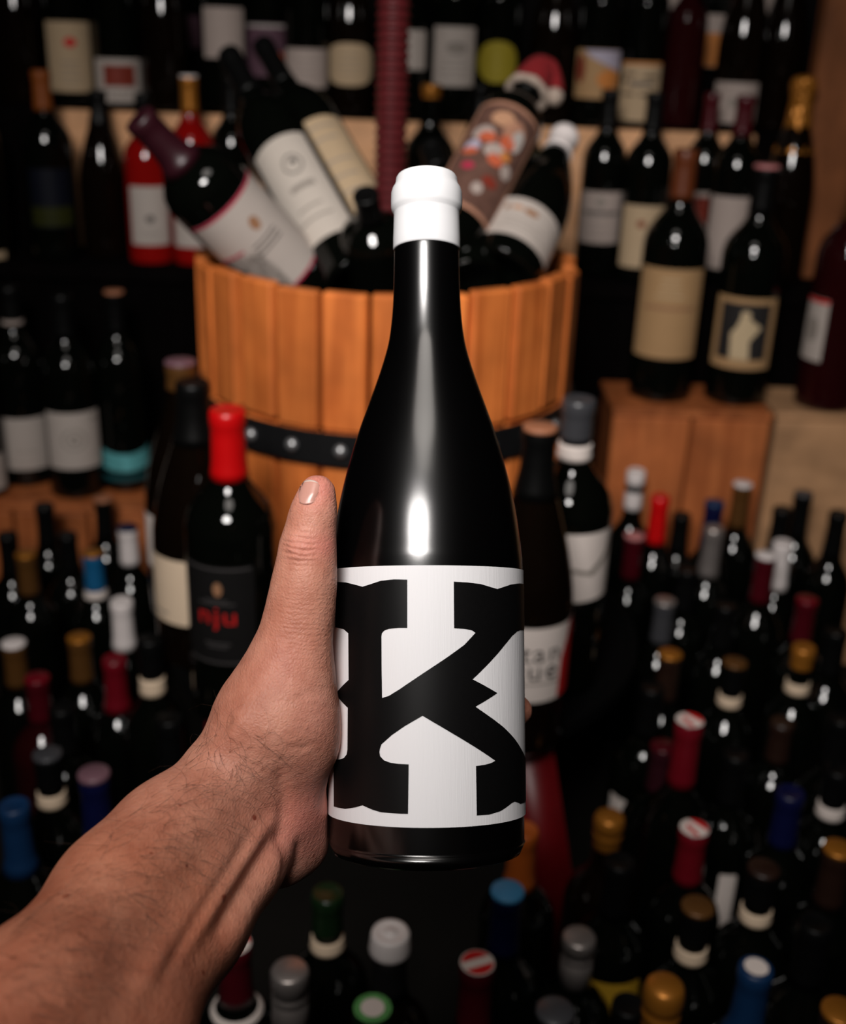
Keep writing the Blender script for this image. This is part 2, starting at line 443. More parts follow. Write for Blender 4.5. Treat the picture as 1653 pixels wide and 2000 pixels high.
ALLB = []
def bottle(label, mw, kind='bx', sr=1.0, sh_=1.0, glass=None, cap='black', style='foil', cz=None, top=None,
           band=None, lab=None, art=(), name='wine_bottle', group=None, capsule_label=None):
    """one bottle; mw places its base, local -Y is its front; sizes below are in the unscaled 0.30 m bottle"""
    glass = glass or (GLASS if kind == 'bx' else GLASSB)
    e = empty(name); tag(e, label, 'bottle', group)
    e.matrix_world = mw @ Matrix.Diagonal((sr, sr, sh_, 1))
    ALLB.append((label, mw.translation.copy(), PROF[kind][1] * sr, 0.3 * sh_))
    b = new_obj('bottle_body', body_mesh(kind, glass), e)
    if cap:
        c = new_obj('capsule', cap_mesh(style, kind, cz or 0.240, CAPM[cap]), e)
        zt = {'foil': 0.3012, 'wax': 0.3047, 'screw': 0.3020, 'plug': 0.3037, 'bulb': 0.3027, 'crumpled': 0.311}[style]
        if top in ('flag', 'flag2'):
            bm = disc_bm(0.0138, zt + .0002, 0)
            a = rad(28 if top == 'flag' else -32)
            if top == 'flag':
                disc_bm(0, zt + .0006, 1, bm, chord(0.0127, a, 0.0042, 0.02)); disc_bm(0, zt + .0006, 1, bm, chord(0.0127, a, -0.02, -0.0042))
            else:
                disc_bm(0, zt + .0006, 1, bm, chord(0.0132, a, 0.0062, 0.02)); disc_bm(0, zt + .0006, 1, bm, [(x * .62, y) for x, y in chord(0.0127, a, -0.0080, -0.0022)])
            new_obj('cap_top', bm_mesh('cap_top', bm, [PAPER['bright'], INK['r']], False), c)
        elif top == 'lime':
            bm = disc_bm(0.0142, zt + .0002, 0); disc_bm(0.0090, zt + .0005, 1, bm)
            new_obj('cap_top', bm_mesh('cap_top', bm, [CAPM['lime'], PAPER['bright']], False), c)
        elif top == 'dot':
            new_obj('cap_top', bm_mesh('cap_top', disc_bm(0.0098, zt + .0004), PAPER['bright'], False), c)
        elif top:
            k = ('top', top, style)
            if k not in _mesh:
                _mesh[k] = bm_mesh('cap_top', lathe_bm([(0.0142, zt - 0.0035), (0.0148, zt - .003), (0.0145, zt - .0003), (0.0133, zt + .0006), (0, zt + .0006)], 28), CAPM[top])
            new_obj('cap_top', _mesh[k], c)
    if band:                                           # paper collar round the neck: z0, z1, material
        z0, z1, bmname = band
        k = ('band', kind, z0, z1, bmname)
        if k not in _mesh:
            pr = [(rad_at(kind, z0), z0)] + [(rad_at(kind, z0 + (z1 - z0) * i / 4) + .0012, z0 + (z1 - z0) * i / 4) for i in range(5)] + [(rad_at(kind, z1), z1)]
            _mesh[k] = bm_mesh('neck_band', lathe_bm(pr, 32), PAPER.get(bmname) or CAPM[bmname])
        new_obj('neck_band', _mesh[k], e)
    if lab:                                            # shape, centre angle (deg), half width (m), z0, z1, paper
        shp, ang, hw, z0, z1, pm = lab
        R = PROF[kind][1]; zc = (z0 + z1) / 2; hh = (z1 - z0) / 2
        if shp == 'rect': pl = rrect(-hw, z0, hw, z1, 0.002)
        elif shp == 'oval': pl = ell(0, zc, hw, hh, 36, 2.6)
        elif shp == 'round': pl = ell(0, zc, hw, hh, 36, 2.1)
        elif shp == 'smile':
            pl = [(hw * (i / 8 - 1), z0 + .006 * ((i / 8 - 1) ** 2)) for i in range(17)] + [(hw * (1 - i / 8), z1 + .010 * ((i / 8 - 1) ** 2)) for i in range(17)]
        else: pl = shp
        lm = bm_mesh('label', wrap_bm([(pl, 0)], R, 0.0003), PAPER[pm])
        lo = new_obj('label', lm, e); lo.rotation_euler = (0, 0, rad(ang))
        if art:
            polys, mats_ = [], []
            for a in art:
                if a[1] not in mats_: mats_.append(a[1])
                mi = mats_.index(a[1])
                if a[0] == 'ell': _, _, x, y, rx, ry = a; polys.append(([(ell(x * hw, zc + y * hh, rx * hw, ry * hh, 18), mi)], 'label_print'))
                elif a[0] == 'rect': _, _, x0, y0, x1, y1 = a; polys.append(([(rect(x0 * hw, zc + y0 * hh, x1 * hw, zc + y1 * hh), mi)], 'label_print'))
                elif a[0] == 'poly': polys.append(([([(x * hw, zc + y * hh) for x, y in a[2]], mi)], 'label_print'))
                elif a[0] == 'text': 
                    _, _, s, x, y, size = a; adv = [size * {'j': .26, 't': .33}.get(ch, .56) for ch in s]; u = x * hw - sum(adv) / 2
                    for ch, w_ in zip(s, adv):
                        polys.append((text_polys(ch, size, u + w_ / 2, zc + y * hh, mi), 'letter')); u += w_
                elif a[0] == 'lines':
                    _, _, y0, y1, n, w = a; grp = []
                    for i in range(n):
                        y = y0 + (y1 - y0) * i / max(1, n - 1); ww = w * random.uniform(.6, 1)
                        grp.append((rect(-ww * hw, zc + (y - .016) * hh, ww * hw, zc + (y + .016) * hh), mi))
                    polys.append((grp, 'fine_print'))
                elif a[0] == 'ring':
                    _, _, x, y, r1, r2 = a; n = 20; grp = []
                    for i in range(n):
                        p, q = 2 * math.pi * i / n, 2 * math.pi * (i + 1) / n
                        grp.append(([(x * hw + r * math.cos(t), zc + y * hh + r * math.sin(t)) for r, t in ((r1, p), (r2, p), (r2, q), (r1, q))], mi))
                    polys.append((grp, 'label_print'))
            for i, (grp, nm) in enumerate(polys):
                me_ = bm_mesh(nm, wrap_bm([(pl_, 0) for pl_, _ in grp], R, 0.0006 + 0.00003 * i), INK.get(mats_[grp[0][1]]) or PAPER[mats_[grp[0][1]]])
                pr = new_obj(nm, me_, lo)
                if nm == 'fine_print': pr['kind'] = 'stuff'
    return e

def standing(X, Y, z0, yaw=0.0):
    return Matrix.Translation((X, Y, z0)) @ Matrix.Rotation(math.atan2(-X, Y) + rad(yaw), 4, 'Z')

def leaning(base, topp, spin=0.0):
    z = (topp - base).normalized(); f = CAM - base; f = (f - z * f.dot(z)).normalized()
    y = -f; x = y.cross(z)
    M = Matrix((x, y, z)).transposed().to_4x4(); M.translation = base
    return M @ Matrix.Rotation(rad(spin), 4, 'Z')

def label_from_px(cx, y0, y1, hw, X, Y, z0, kind, sr, sh_, paper, shp='rect', lx=None):
    """a label read off the photograph on the front of a bottle that stands at X, Y"""
    R = PROF[kind][1] * sr; d = math.hypot(X, Y); Yf = Y * (d - R) / d
    zt = (at_y(cx, y0, Yf).z - z0) / sh_; zb = (at_y(cx, y1, Yf).z - z0) / sh_
    zt = min(zt, PROF[kind][2]); zb = max(zb, 0.012)
    px_m = F / (Vector((X, Y, (zt + zb) / 2 * sh_ + z0)) - CAM).dot(fwd)
    s = min(0.97, hw / px_m / R); arc = math.asin(s) * PROF[kind][1]
    ang = 0.0
    if lx is not None: ang = math.degrees(math.asin(max(-.95, min(.95, (lx - cx) / px_m / R))))
    return (shp, ang, arc, zb, zt, paper)

def shelf_bottle(cx, ym, Y, z0, label, lab=None, kind='bx', sr=1.0, sh_=1.0, paper='white', shp='rect', lx=None, **k):
    """cx, ym: a pixel on the bottle's axis; lab = (top, bottom, half width) in pixels"""
    X = at_y(cx, ym, Y).x
    if lab: k['lab'] = label_from_px(cx, lab[0], lab[1], lab[2], X, Y, z0, kind, sr, sh_, paper, shp, lx)
    return bottle(label, standing(X, Y, z0), kind, sr, sh_, **k)

# ---- upper back tier
G1 = 'bottles on the upper back tier'
def ub(cx, ym, label, Y=UPY, z0=UPZ, **k):
    k.setdefault('sr', 1.06 if k.get('kind', 'bx') == 'bx' else 1.0); k.setdefault('sh_', 1.03)
    return shelf_bottle(cx, ym, Y, z0, label, group=G1, **k)
TXT = [('lines', 'lg', -0.15, -0.75, 4, 0.55)]
ub(136, 110, 'back-tier bottle with tall cream label and red seal, top left', lab=(42, 180, 40), paper='cream', art=[('ell', 'r', 0.05, 0.42, 0.24, 0.14)] + TXT, sr=1.1)
ub(233, 170, 'back-tier bottle with white label framing a dark red square', lab=(115, 234, 42), paper='white', art=[('rect', 'dr', -.55, -.25, .62, .72), ('lines', 'g', -.5, -.8, 3, .5)], sr=1.1)
ub(324, 150, 'unlabelled dark bottle between the red-square label and the pale grey label', kind='bu')
ub(437, 65, 'back-tier bottle with plain pale grey label, left of the press', lab=(14, 114, 38), paper='grey')
ub(522, 90, 'back-tier bottle with dim plum label and small red figure', Y=2.20, lab=(46, 150, 38), paper='plum', art=[('ell', 'or', .55, -.35, .22, .3), ('rect', 'w', -.9, .86, .9, .96)])
ub(599, 135, 'back-tier bottle with short pinkish grey label', lab=(95, 172, 39), paper='grey', art=[('lines', 'lg', .4, -.5, 4, .6)], sr=1.03)
ub(684, 115, 'back-tier bottle with large tan oval label', Y=2.19, lab=(65, 168, 43), paper='cream', shp='oval', kind='bu', sr=1.03, art=[('lines', 'lg', .45, -.45, 4, .5)])
ub(795, 95, 'back-tier bottle half hidden behind the red press screw', lab=(58, 136, 36), paper='white')
ub(887, 110, 'back-tier bottle with pinkish white label and faint brown drawing, right of the screw', lab=(52, 169, 39), paper='white', art=[('ell', 'lg', .1, .3, .45, .22), ('lines', 'lg', -.1, -.7, 4, .7)], sr=1.1)
ub(972, 120, 'back-tier bottle with olive-yellow oval label', Y=2.17, lab=(80, 163, 37), paper='olive', shp='round')
ub(1078, 150, 'unlabelled dark bottle behind the little red hat', Y=2.18, kind='bu')
ub(1167, 145, 'back-tier bottle with landscape label of lavender sky over orange ground', lab=(97, 193, 41), paper='tan', sr=1.07,
   art=[('poly', 'lav', [(-.1, .98), (.97, .98), (.97, .1), (.5, .3), (.1, .5), (-.3, .7), (-.55, .98)]), ('ell', 'dr', -.7, .2, .22, .6), ('ell', 'o', .45, -.2, .45, .4)])
ub(1249, 185, 'back-tier bottle with cream label carrying bold dark lettering on top', lab=(121, 251, 37), paper='cream', sr=1.0,
   art=[('rect', 'o', -.97, .9, .97, .99), ('rect', 'k', -.7, .55, -.2, .62), ('rect', 'k', .1, .48, .75, .56), ('rect', 'g', -.5, .2, .6, .34), ('rect', 'k', -.75, -.12, -.2, -.05), ('rect', 'k', 0, -.14, .7, -.06), ('rect', 'k', -.8, .3, -.65, .5)])
ub(1330, 160, 'slim ruby-tinted bottle with a red cap between two labelled bottles', Y=2.18, glass=REDGL, cap='red', sr=0.95, sh_=0.92)
ub(1436, 200, 'back-tier bottle with small square pinkish grey label, top right', lab=(161, 241, 40), paper='grey', art=[('ell', 'lg', 0, 0, .3, .25)], kind='bu')
ub(1520, 160, 'unlabelled dark bottle next to the gold-foil bottle on the back tier', Y=2.205, kind='bu')
ub(40, 120, 'unlabelled dark bottle at the far left of the back tier', kind='bu')
G0 = 'bottles on the topmost back tier'
def tb(cx, ym, label, **k): return shelf_bottle(cx, ym, TOPY, TOPZ, label, group=G0, sr=1.04, **k)
tb(360, 60, 'topmost-tier bottle with brownish pink label peeking out left of the pale grey label', lab=(30, 150, 30), paper='plum', art=[('rect', 'lg', -.98, -.1, -.3, .98)])
tb(1312, 20, 'topmost-tier bottle with grey label above the ruby bottle', lab=(-40, 72, 26), paper='grey')
tb(1392, 60, 'topmost-tier bottle with grey and orange label above the small square label', lab=(28, 145, 34), paper='grey', art=[('rect', 'o', -.98, -.98, .98, .3)])
tb(1502, 10, 'topmost-tier bottle with pinkish grey label at the upper right corner', lab=(-50, 50, 30), paper='grey')
tb(1230, 30, 'unlabelled bottle on the topmost tier above the landscape label')
tb(950, 30, 'unlabelled bottle on the topmost tier above the olive oval label')
tb(640, 30, 'unlabelled bottle on the topmost tier above the tan oval label')
tb(190, 30, 'unlabelled bottle on the topmost tier above the red-square label')

# ---- lower back tier
G2 = 'bottles on the lower back tier'
def lb(cx, ym, label, Y=LOY, z0=LOZ, **k): return shelf_bottle(cx, ym, Y, z0, label, group=G2, **k)
lb(100, 380, 'dark bottle with a dull orange capsule and faint olive label, far left of lower tier', lab=(330, 445, 38), paper='navyp', art=[('rect', 'green', -.95, -.95, .95, -.3)], cap='dorange', sr=1.08)
lb(205, 380, 'dark slope-shouldered bottle left of the two red rose bottles', Y=2.02, kind='bu', sh_=0.90)
lb(293, 420, 'red rose bottle with white label and small grey emblem', lab=(365, 479, 35), paper='white', art=[('ell', 'g', 0, -.1, .22, .13), ('lines', 'lg', -.5, -.8, 3, .5)], glass=ROSE, cap='black', cz=0.262, sh_=0.90)
lb(380, 420, 'red rose bottle with gold neck and white top, against the basket', lab=(365, 484, 38), paper='white', glass=ROSE, cap='gold', top='white', cz=0.245)
lb(457, 380, 'dark bottle with a black neck behind the burgundy-capped bottle', Y=2.03, kind='bx')
lb(836, 380, 'dark bottle with a dull gold cap right behind the press screw', cap='gold', cz=0.28, sr=1.15)
lb(930, 380, 'dark bottle hidden behind the flower-label bottle', Y=2.03, kind='bu')
lb(1172, 420, 'lower-tier bottle with pinkish label and a dark line of lettering', Y=2.02, lab=(375, 476, 37), paper='grey', art=[('rect', 'g', -.75, .1, .8, .26), ('ell', 'lg', 0, .6, .2, .2), ('lines', 'lg', -.2, -.7, 3, .6)], sr=1.0)
lb(1253, 460, 'lower-tier bottle with cream label and one dark spot', lab=(402, 524, 38), paper='cream', art=[('ell', 'dr', -.05, .42, .13, .09), ('ell', 'br', -.05, .42, .2, .13)][::-1], sr=1.03)
lb(1364, 420, 'lower-tier bottle with half-hidden label bearing a dark red patch', Y=2.035, lab=(375, 470, 36), paper='grey', art=[('rect', 'dr', -.4, -.3, .6, .8)], cap='dred', sr=0.93)
lb(1424, 450, 'lower-tier bottle with pale grey label and dark red capsule', lab=(385, 527, 39), paper='grey', cap='dred', sr=1.06)
lb(1010, 420, 'dark bottle behind the white-capped leaning bottle', kind='bx')
lb(-14, 540, 'bottle with cream label cut off by the left edge of the photo', lab=(510, 612, 28), paper='cream')
shelf_bottle(1566, 200, 2.0, LOZ, 'sparkling wine bottle with crumpled gold foil beside the wooden post', kind='bu', sr=1.05, sh_=1.08, cap='gold', style='crumpled', cz=0.20, group=G2, name='sparkling_wine_bottle')

# ---- magnums on the crates
G3 = 'large bottles on the crates'
shelf_bottle(1305, 610, 1.82, RBZ, 'magnum with plain tan label and rusty capsule on the plank crate', lab=(526, 702, 57), paper='tan', sr=1.34, sh_=1.28, cap='rust', cz=0.245,
             art=[('rect', 'br', -.7, .10, .72, .17), ('lines', 'c', .75, .4, 3, .4)], group=G3, name='magnum_bottle')
shelf_bottle(1452, 650, 1.815, RBZ, 'magnum with a dark picture label in a tan frame on the plank crate', lab=(583, 722, 54), paper='tan', sr=1.32, sh_=1.22, cap='black', top='pink', cz=0.245,
             art=[('rect', 'k', -.74, -.72, .74, .84), ('poly', 'c', [(-.3, -.72), (.25, -.72), (.2, -.2), (.5, .2), (.35, .3), (.1, .1), (.15, .45), (-.1, .5), (-.2, .2), (-.35, 0)]), ('ell', 'c', .02, .55, .14, .1)], group=G3, name='magnum_bottle')
shelf_bottle(1634, 650, 1.80, RBZ, 'large purple-black bottle with white label and red stripe at right edge', lab=(590, 712, 28), lx=1590, paper='white', sr=1.3, sh_=1.25, cap='bronze', top='white', cz=0.235, glass=REDGL,
             art=[('rect', 'r', -.97, .86, .97, .99), ('ell', 'lg', 0, 0, .5, .4)], group=G3, name='magnum_bottle')

# ---- bottles on the left box
G4 = 'bottles on the low left box'
def bb(cx, ym, label, Y=1.755, **k):
    k.setdefault('sr', 1.16); k.setdefault('sh_', 1.08)
    return shelf_bottle(cx, ym, Y, LBZ, label, group=G4, **k)
bb(50, 865, 'bottle with plain whitish label on the low box, left of the pair', Y=1.80, lab=(818, 918, 50), paper='white', art=[('lines', 'lg', -.3, -.7, 2, .5)], cap='black', band=(0.246, 0.252, 'grey'))
bb(145, 860, 'bottle with white label and grey round emblem on the low box', lab=(808, 917, 47), paper='white', art=[('ring', 'lg', 0, .05, .014, .0165), ('ring', 'lg', 0, .05, .003, .007), ('ell', 'lg', .7, .75, .1, .08)])
bb(246, 900, 'dark bottle with a teal crescent label beside the press', Y=1.79, sr=1.06, lab=(888, 922, 46), paper='teal', shp='smile', top='cork', kind='bx', art=[('rect', 'dteal', -.8, -2.1, .8, -1.5)])
bb(-38, 930, 'bottle with off-white label cut off by the left edge above the low box', lab=(895, 1000, 46), paper='white', Y=1.735)

# ------------------------------------------------------------------ the wine press
PX, PY, PR = at_depth(763, 500, 1.47).x, 1.41, 0.229
RIMZ, MIDZ, BANDZ, TRAYZ = 0.741, 0.589, 0.552, 0.32
TX, TY, TR = -0.02, 1.25, 0.285
press = empty('wine_press', (PX, PY, 0)); tag(press, 'slatted wooden wine press with black iron band and red central screw, full of bottles', 'wine press')
PINV = press.matrix_basis.inverted()
def ppart(name, me, loc=(0, 0, 0), rz=0.0, parent=None):
    o = new_obj(name, me, press); o.location = loc; o.rotation_euler = (0, 0, rz)
    return o
NST = 26
wst = 2 * math.pi * PR / NST
stave_hi = box_mesh('stave', -wst / 2 + .003, wst / 2 - .003, 0.0, 0.016, MIDZ, RIMZ, BASKET, 0.003)
stave_lo = box_mesh('stave', -wst / 2 + .003, wst / 2 - .003, 0.0, 0.016, TRAYZ + 0.02, MIDZ - 0.004, BASKET, 0.003)
for i in range(NST):
    a = 2 * math.pi * (i + 0.32) / NST
    dr = random.uniform(-.002, .003); dz = random.uniform(-.004, .003)
    for me in (stave_hi, stave_lo):
        o = ppart('stave', me, ((PR - .001 + dr) * math.sin(a), -(PR - .001 + dr) * math.cos(a), dz if me is stave_hi else 0), a + random.uniform(-.05, .05))
def ring_mesh(name, R, t, z0, z1, mt):
    return bm_mesh(name, lathe_bm([(R, z0), (R + t, z0), (R + t, z1), (R, z1), (R, z0)], 72), mt, False)
bolt_me = bm_mesh('bolt', lathe_bm([(0.0075, 0), (0.0075, .002), (0.0055, .0045), (0.003, .006), (0, .0065)], 12), STEEL)
for (z0, z1) in ((BANDZ - 0.002, MIDZ - 0.002), (0.37, 0.405)):
    bd = ppart('band', ring_mesh('band', PR + 0.0025, 0.005, z0, z1, IRON))
    for i in range(NST):
        a = 2 * math.pi * (i + 0.32) / NST
        bo = new_obj('bolt', bolt_me, bd)
        bo.location = ((PR + 0.0075) * math.sin(a), -(PR + .0075) * math.cos(a), (z0 + z1) / 2)
        bo.rotation_euler = (rad(90), 0, a)
thr = []; z = 0.33; k = 0
while z < 1.62:
    thr += [(0.0165, z), (0.0195, z + 0.003), (0.0195, z + 0.0055), (0.0165, z + 0.0085)]; z += 0.0105
ppart('screw', bm_mesh('screw', lathe_bm([(0, 0.33)] + thr + [(0, z)], 28), SCREWM, False))
ppart('basket_floor', bm_mesh('basket_floor', lathe_bm([(0, 0.655), (PR - .024, 0.655), (PR - .024, 0.668), (0, 0.668)], 48), IRON, False))
tr = ppart('tray', bm_mesh('tray', lathe_bm([(0, TRAYZ - .02), (TR - .02, TRAYZ - .02), (TR, TRAYZ - .008), (TR, TRAYZ + .006), (TR - .008, TRAYZ + .006), (TR - .012, TRAYZ), (0, TRAYZ)], 64), TRAYM, False), (TX - PX, TY - PY, 0))
ppart('tray_back', box_mesh('tray_back', -0.22, 0.22, -0.10, 0.22, TRAYZ - .022, TRAYZ - .001, IRON), (0, 0, 0))
def leg(p, q, w, t):
    bm = bmesh.new(); p, q = Vector(p), Vector(q); d = (q - p).normalized()
    s = Vector((q.x - p.x, q.y - p.y, 0)); s = s.normalized() if s.length > 1e-4 else Vector((1, 0, 0))
    n = d.cross(Vector((0, 1, 0))).normalized() if abs(d.y) < .9 else Vector((1, 0, 0))
    m_ = n.cross(d).normalized(); vs = []
    for c, sc in ((p, 1.0), (q, 0.75)):
        for a, b in ((-1, -1), (1, -1), (1, 1), (-1, 1)): vs.append(bm.verts.new(c + n * a * w * sc + m_ * b * t))
    for f in ((0, 1, 2, 3), (7, 6, 5, 4), (0, 4, 5, 1), (1, 5, 6, 2), (2, 6, 7, 3), (3, 7, 4, 0)): bm.faces.new([vs[i] for i in f])
    bmesh.ops.recalc_face_normals(bm, faces=bm.faces)
    bmesh.ops.bevel(bm, geom=bm.edges[:], offset=0.006, segments=2, affect='EDGES')
    return bm_mesh('leg', bm, REDPAINT)
for p, q in (((0.115, 1.02, .305), (0.185, 1.0, 0.0)), ((-0.20, 1.10, .305), (-0.245, 1.10, 0.0)), ((0.0, 1.55, .305), (0.0, 1.68, 0.0))):
    o = ppart('leg', leg(p, q, 0.030, 0.014)); o.location = (-PX, -PY, 0)

# ---- bottles on the press tray
G5 = 'bottles standing on the press tray'
def pb(px, py, Y, label, r, kind, **k):
    P = at_y(px, py, Y); h = P.z - TRAYZ
    return bottle(label, standing(P.x, Y, TRAYZ + .0005, k.pop('yaw', 0)), kind, r / PROF[kind][1], h / 0.3015, group=G5, **k)
pb(444, 799, 1.055, 'bottle with bright red capsule and black label with red lettering beside the thumb', 0.0465, 'bx', cap='red', cz=0.238,
   lab=('rect', -22, 0.032, 0.068, 0.168, 'black'), art=[('text', 'r', 'nju', 0, 0.0, 0.026), ('ell', 'br', .05, .55, .12, .14), ('lines', 'dg', .32, .26, 2, .5), ('lines', 'dg', -.55, -.62, 2, .4), ('rect', 'dg', -.9, .93, .9, .97), ('rect', 'dg', -.9, -.97, .9, -.93)])
pb(376, 745, 1.165, 'stout dark bottle with cream label wedged behind the red-capped bottle', 0.052, 'bu', cap='black', lab=('rect', -54, 0.026, 0.055, 0.128, 'ivory'), art=[('rect', 'lg', -.6, -.75, .2, -.68)], glass=GLASSB)
pb(352, 705, 1.275, 'stout dark bottle with gold neck foil and white label edge, leftmost on the tray', 0.050, 'bu', cap='bronze', top='purple', cz=0.27, lab=('rect', -62, 0.026, 0.065, 0.130, 'bright'))
stan = [('poly', 'r', [(.42, -.98), (.98, -.98), (.98, .98), (.62, .98), (.55, .5), (.45, .1)]), ('text', 'k', 'stan', -.02, .32, 0.026), ('text', 'k', 'que', 0.0, -.14, 0.028), ('rect', 'lg', -.9, -.5, .4, -.46)]
pb(1056, 832, 1.02, 'bottle with black lettering on a white and red label, right of the held bottle', 0.046, 'bu', cap='black', top='cork', lab=('rect', 16, 0.060, 0.058, 0.132, 'bright'), art=stan)
pb(1132, 778, 1.135, 'bottle with charcoal capsule, white neck band and cream label right of the basket', 0.046, 'bx', cap='grey', cz=0.262, band=(0.243, 0.258, 'bright'), lab=('rect', 22, 0.040, 0.108, 0.180, 'bright'),
   art=[('poly', 'lg', [(-.7, -.35), (-.2, -.1), (.3, -.25), (.8, .3), (.9, .8), (.75, .8), (.65, .35), (.2, -.1), (-.2, .02), (-.7, -.25)])], glass=GLASS)

# ---- bottles leaning in the basket
G6 = 'bottles leaning inside the basket'
def kb(tp, td, bp, bd, r, kind, label, spin=0, **k):
    T = at_depth(tp[0], tp[1], td); B = at_depth(bp[0], bp[1], bd)
    L = (T - B).length
    return bottle(label, leaning(B, T, spin), kind, r / PROF[kind][1], L / 0.302, group=G6, **k)
kb((268, 228), 1.20, (585, 560), 1.36, 0.0465, 'bx', 'leaning bottle with burgundy capsule and notched white label edged in crimson', cap='burg', cz=0.225, spin=12,
   lab=([(-.05, .168), (-.05, .108), (-.022, .105), (-.010, .092), (-.010, .03), (.05, .03), (.05, .168)], 0, 0.05, 0.03, 0.168, 'white'),
   art=[('rect', 'pk', -1, .94, 1, 1), ('rect', 'pk', -.2, -1, 1, -.95), ('rect', 'pk', -1, .13, -.45, .18), ('ell', 'br', .05, .42, .1, .14), ('lines', 'g', .1, -.1, 3, .4)])
kb((446, 104), 1.49, (694, 556), 1.33, 0.0405, 'bx', 'leaning bottle with large white label and grey round crest', cap='black',
   lab=('rect', -3, 0.036, 0.036, 0.156, 'bright_b'), art=[('ring', 'g', 0.15, .42, .0095, .0115), ('ell', 'g', 0.2, .46, .12, .06), ('rect', 'lg', -.3, -.06, .5, .04), ('lines', 'lg', -.4, -.62, 2, .6)])
kb((512, 85), 1.56, (768, 535), 1.38, 0.0395, 'bx', 'leaning bottle with cream label behind the round-crest bottle', cap='black', spin=8,
   lab=('rect', 6, 0.036, 0.045, 0.166, 'cream'), art=[('lines', 'lg', .8, .55, 2, .6), ('lines', 'lg', .1, -.5, 3, .7)])
kb((714, 378), 1.24, (752, 590), 1.38, 0.038, 'bx', 'black-capped bottle poking up left of the held bottle', cap='black')
kb((1062, 118), 1.46, (862, 496), 1.31, 0.0415, 'bx', 'leaning bottle with brown-framed flower picture label wearing a red hat', cap='black', spin=-6,
   lab=('rect', 0, 0.044, 0.035, 0.187, 'brown'),
   art=[('rect', 'dbrown', -.86, -.93, .86, .93), ('ell', 'peach', -.1, .68, .3, .14), ('ell', 'brown', .3, .55, .3, .2), ('ell', 'grey', -.4, .35, .28, .14), ('ell', 'w', .45, .45, .16, .2), ('ell', 'or', -.25, .28, .22, .1), ('ell', 'or', .25, .32, .2, .12), ('ell', 'grey', .1, .08, .3, .14), ('ell', 'or', .18, -.05, .2, .1), ('ell', 'lav', -.5, .08, .2, .12), ('ell', 'or', -.5, -.02, .2, .07), ('ell', 'o', .36, .1, .14, .08), ('ell', 'grey', .55, -.1, .16, .12), ('ell', 'dr', .3, -.42, .2, .09), ('ell', 'pk', -.35, -.3, .16, .07), ('ell', 'grey', .1, -.62, .14, .1)])
kb((1106, 262), 1.47, (972, 548), 1.32, 0.0470, 'bu', 'leaning bottle with white cap and white label printed with a brown drawing', cap='white', cz=0.255, style='wax',
   lab=('rect', 0, 0.050, 0.030, 0.098, 'white'), art=[('ell', 'br', .05, .4, .16, .16), ('ell', 'peach', -.25, .45, .12, .1), ('rect', 'br', -.5, .3, -.42, .55), ('lines', 'lg', -.15, -.6, 3, .6)], glass=GLASS)
kb((842, 285), 1.42, (916, 560), 1.31, 0.041, 'bx', 'leaning bottle with peach label tucked behind the held bottle', cap='black', lab=('rect', 28, 0.028, 0.085, 0.165, 'peach'), glass=GLASS)

# ---- the little santa hat
FELT = mat('red_felt', (0.20, 0.003, 0.006), 0.9, bump=0.6, scale=300)
FLUFF = mat('white_fluff', (0.42, 0.33, 0.27), 0.95, bump=0.9, scale=400)
hat = empty('small_red_hat'); tag(hat, 'tiny red felt hat with white fluffy trim on the flower-label bottle neck', 'hat')
HT = at_depth(1030, 182, 1.435); HTOP = at_depth(1076, 96, 1.47)
hat.matrix_world = leaning(HT, HTOP) @ Matrix.Scale(0.8, 4)
bm = bmesh.new(); rings = []
for i in range(15):
    t = i / 14
    r = 0.031 * (1 - 0.72 * t ** 2.0); bend = max(0, t - .55)
    c = Vector((0.09 * bend, -0.01 * bend, 0.072 * min(t, .62) / .62 * 0.95 - 0.10 * max(0, t - .62)))
    rings.append([bm.verts.new(c + Vector((r * math.cos(2 * math.pi * j / 20) * (1 + .06 * math.sin(5 * j + i)), r * math.sin(2 * math.pi * j / 20), .0 + 0.012 * bend * math.cos(2 * math.pi * j / 20)))) for j in range(20)])
for a, b in zip(rings, rings[1:]):
    for j in range(20): bm.faces.new((a[j], a[(j + 1) % 20], b[(j + 1) % 20], b[j]))
bm.faces.new(rings[-1])
new_obj('felt_cone', bm_mesh('felt_cone', bm, FELT), hat)
bm = bmesh.new()
for i in range(24):
    for j in range(8):
        a, b = 2 * math.pi * i / 24, 2 * math.pi * j / 8; r = 0.0062 * (1 + .18 * math.sin(7 * a))
        bm.verts.new(((0.030 + r * math.cos(b)) * math.cos(a), (0.030 + r * math.cos(b)) * math.sin(a), r * math.sin(b)))
bm.verts.ensure_lookup_table()
for i in range(24):
    for j in range(8): bm.faces.new([bm.verts[x] for x in (i * 8 + j, ((i + 1) % 24) * 8 + j, ((i + 1) % 24) * 8 + (j + 1) % 8, i * 8 + (j + 1) % 8)])
new_obj('trim', bm_mesh('trim', bm, FLUFF), hat)
bm = bmesh.new(); bmesh.ops.create_icosphere(bm, subdivisions=3, radius=0.0135)
for v in bm.verts: v.co *= 1 + 0.08 * math.sin(v.co.x * 900) * math.sin(v.co.y * 800 + v.co.z * 700)
pm = new_obj('pompon', bm_mesh('pompon', bm, FLUFF), hat); pm.location = (0.040, -0.012, 0.010)

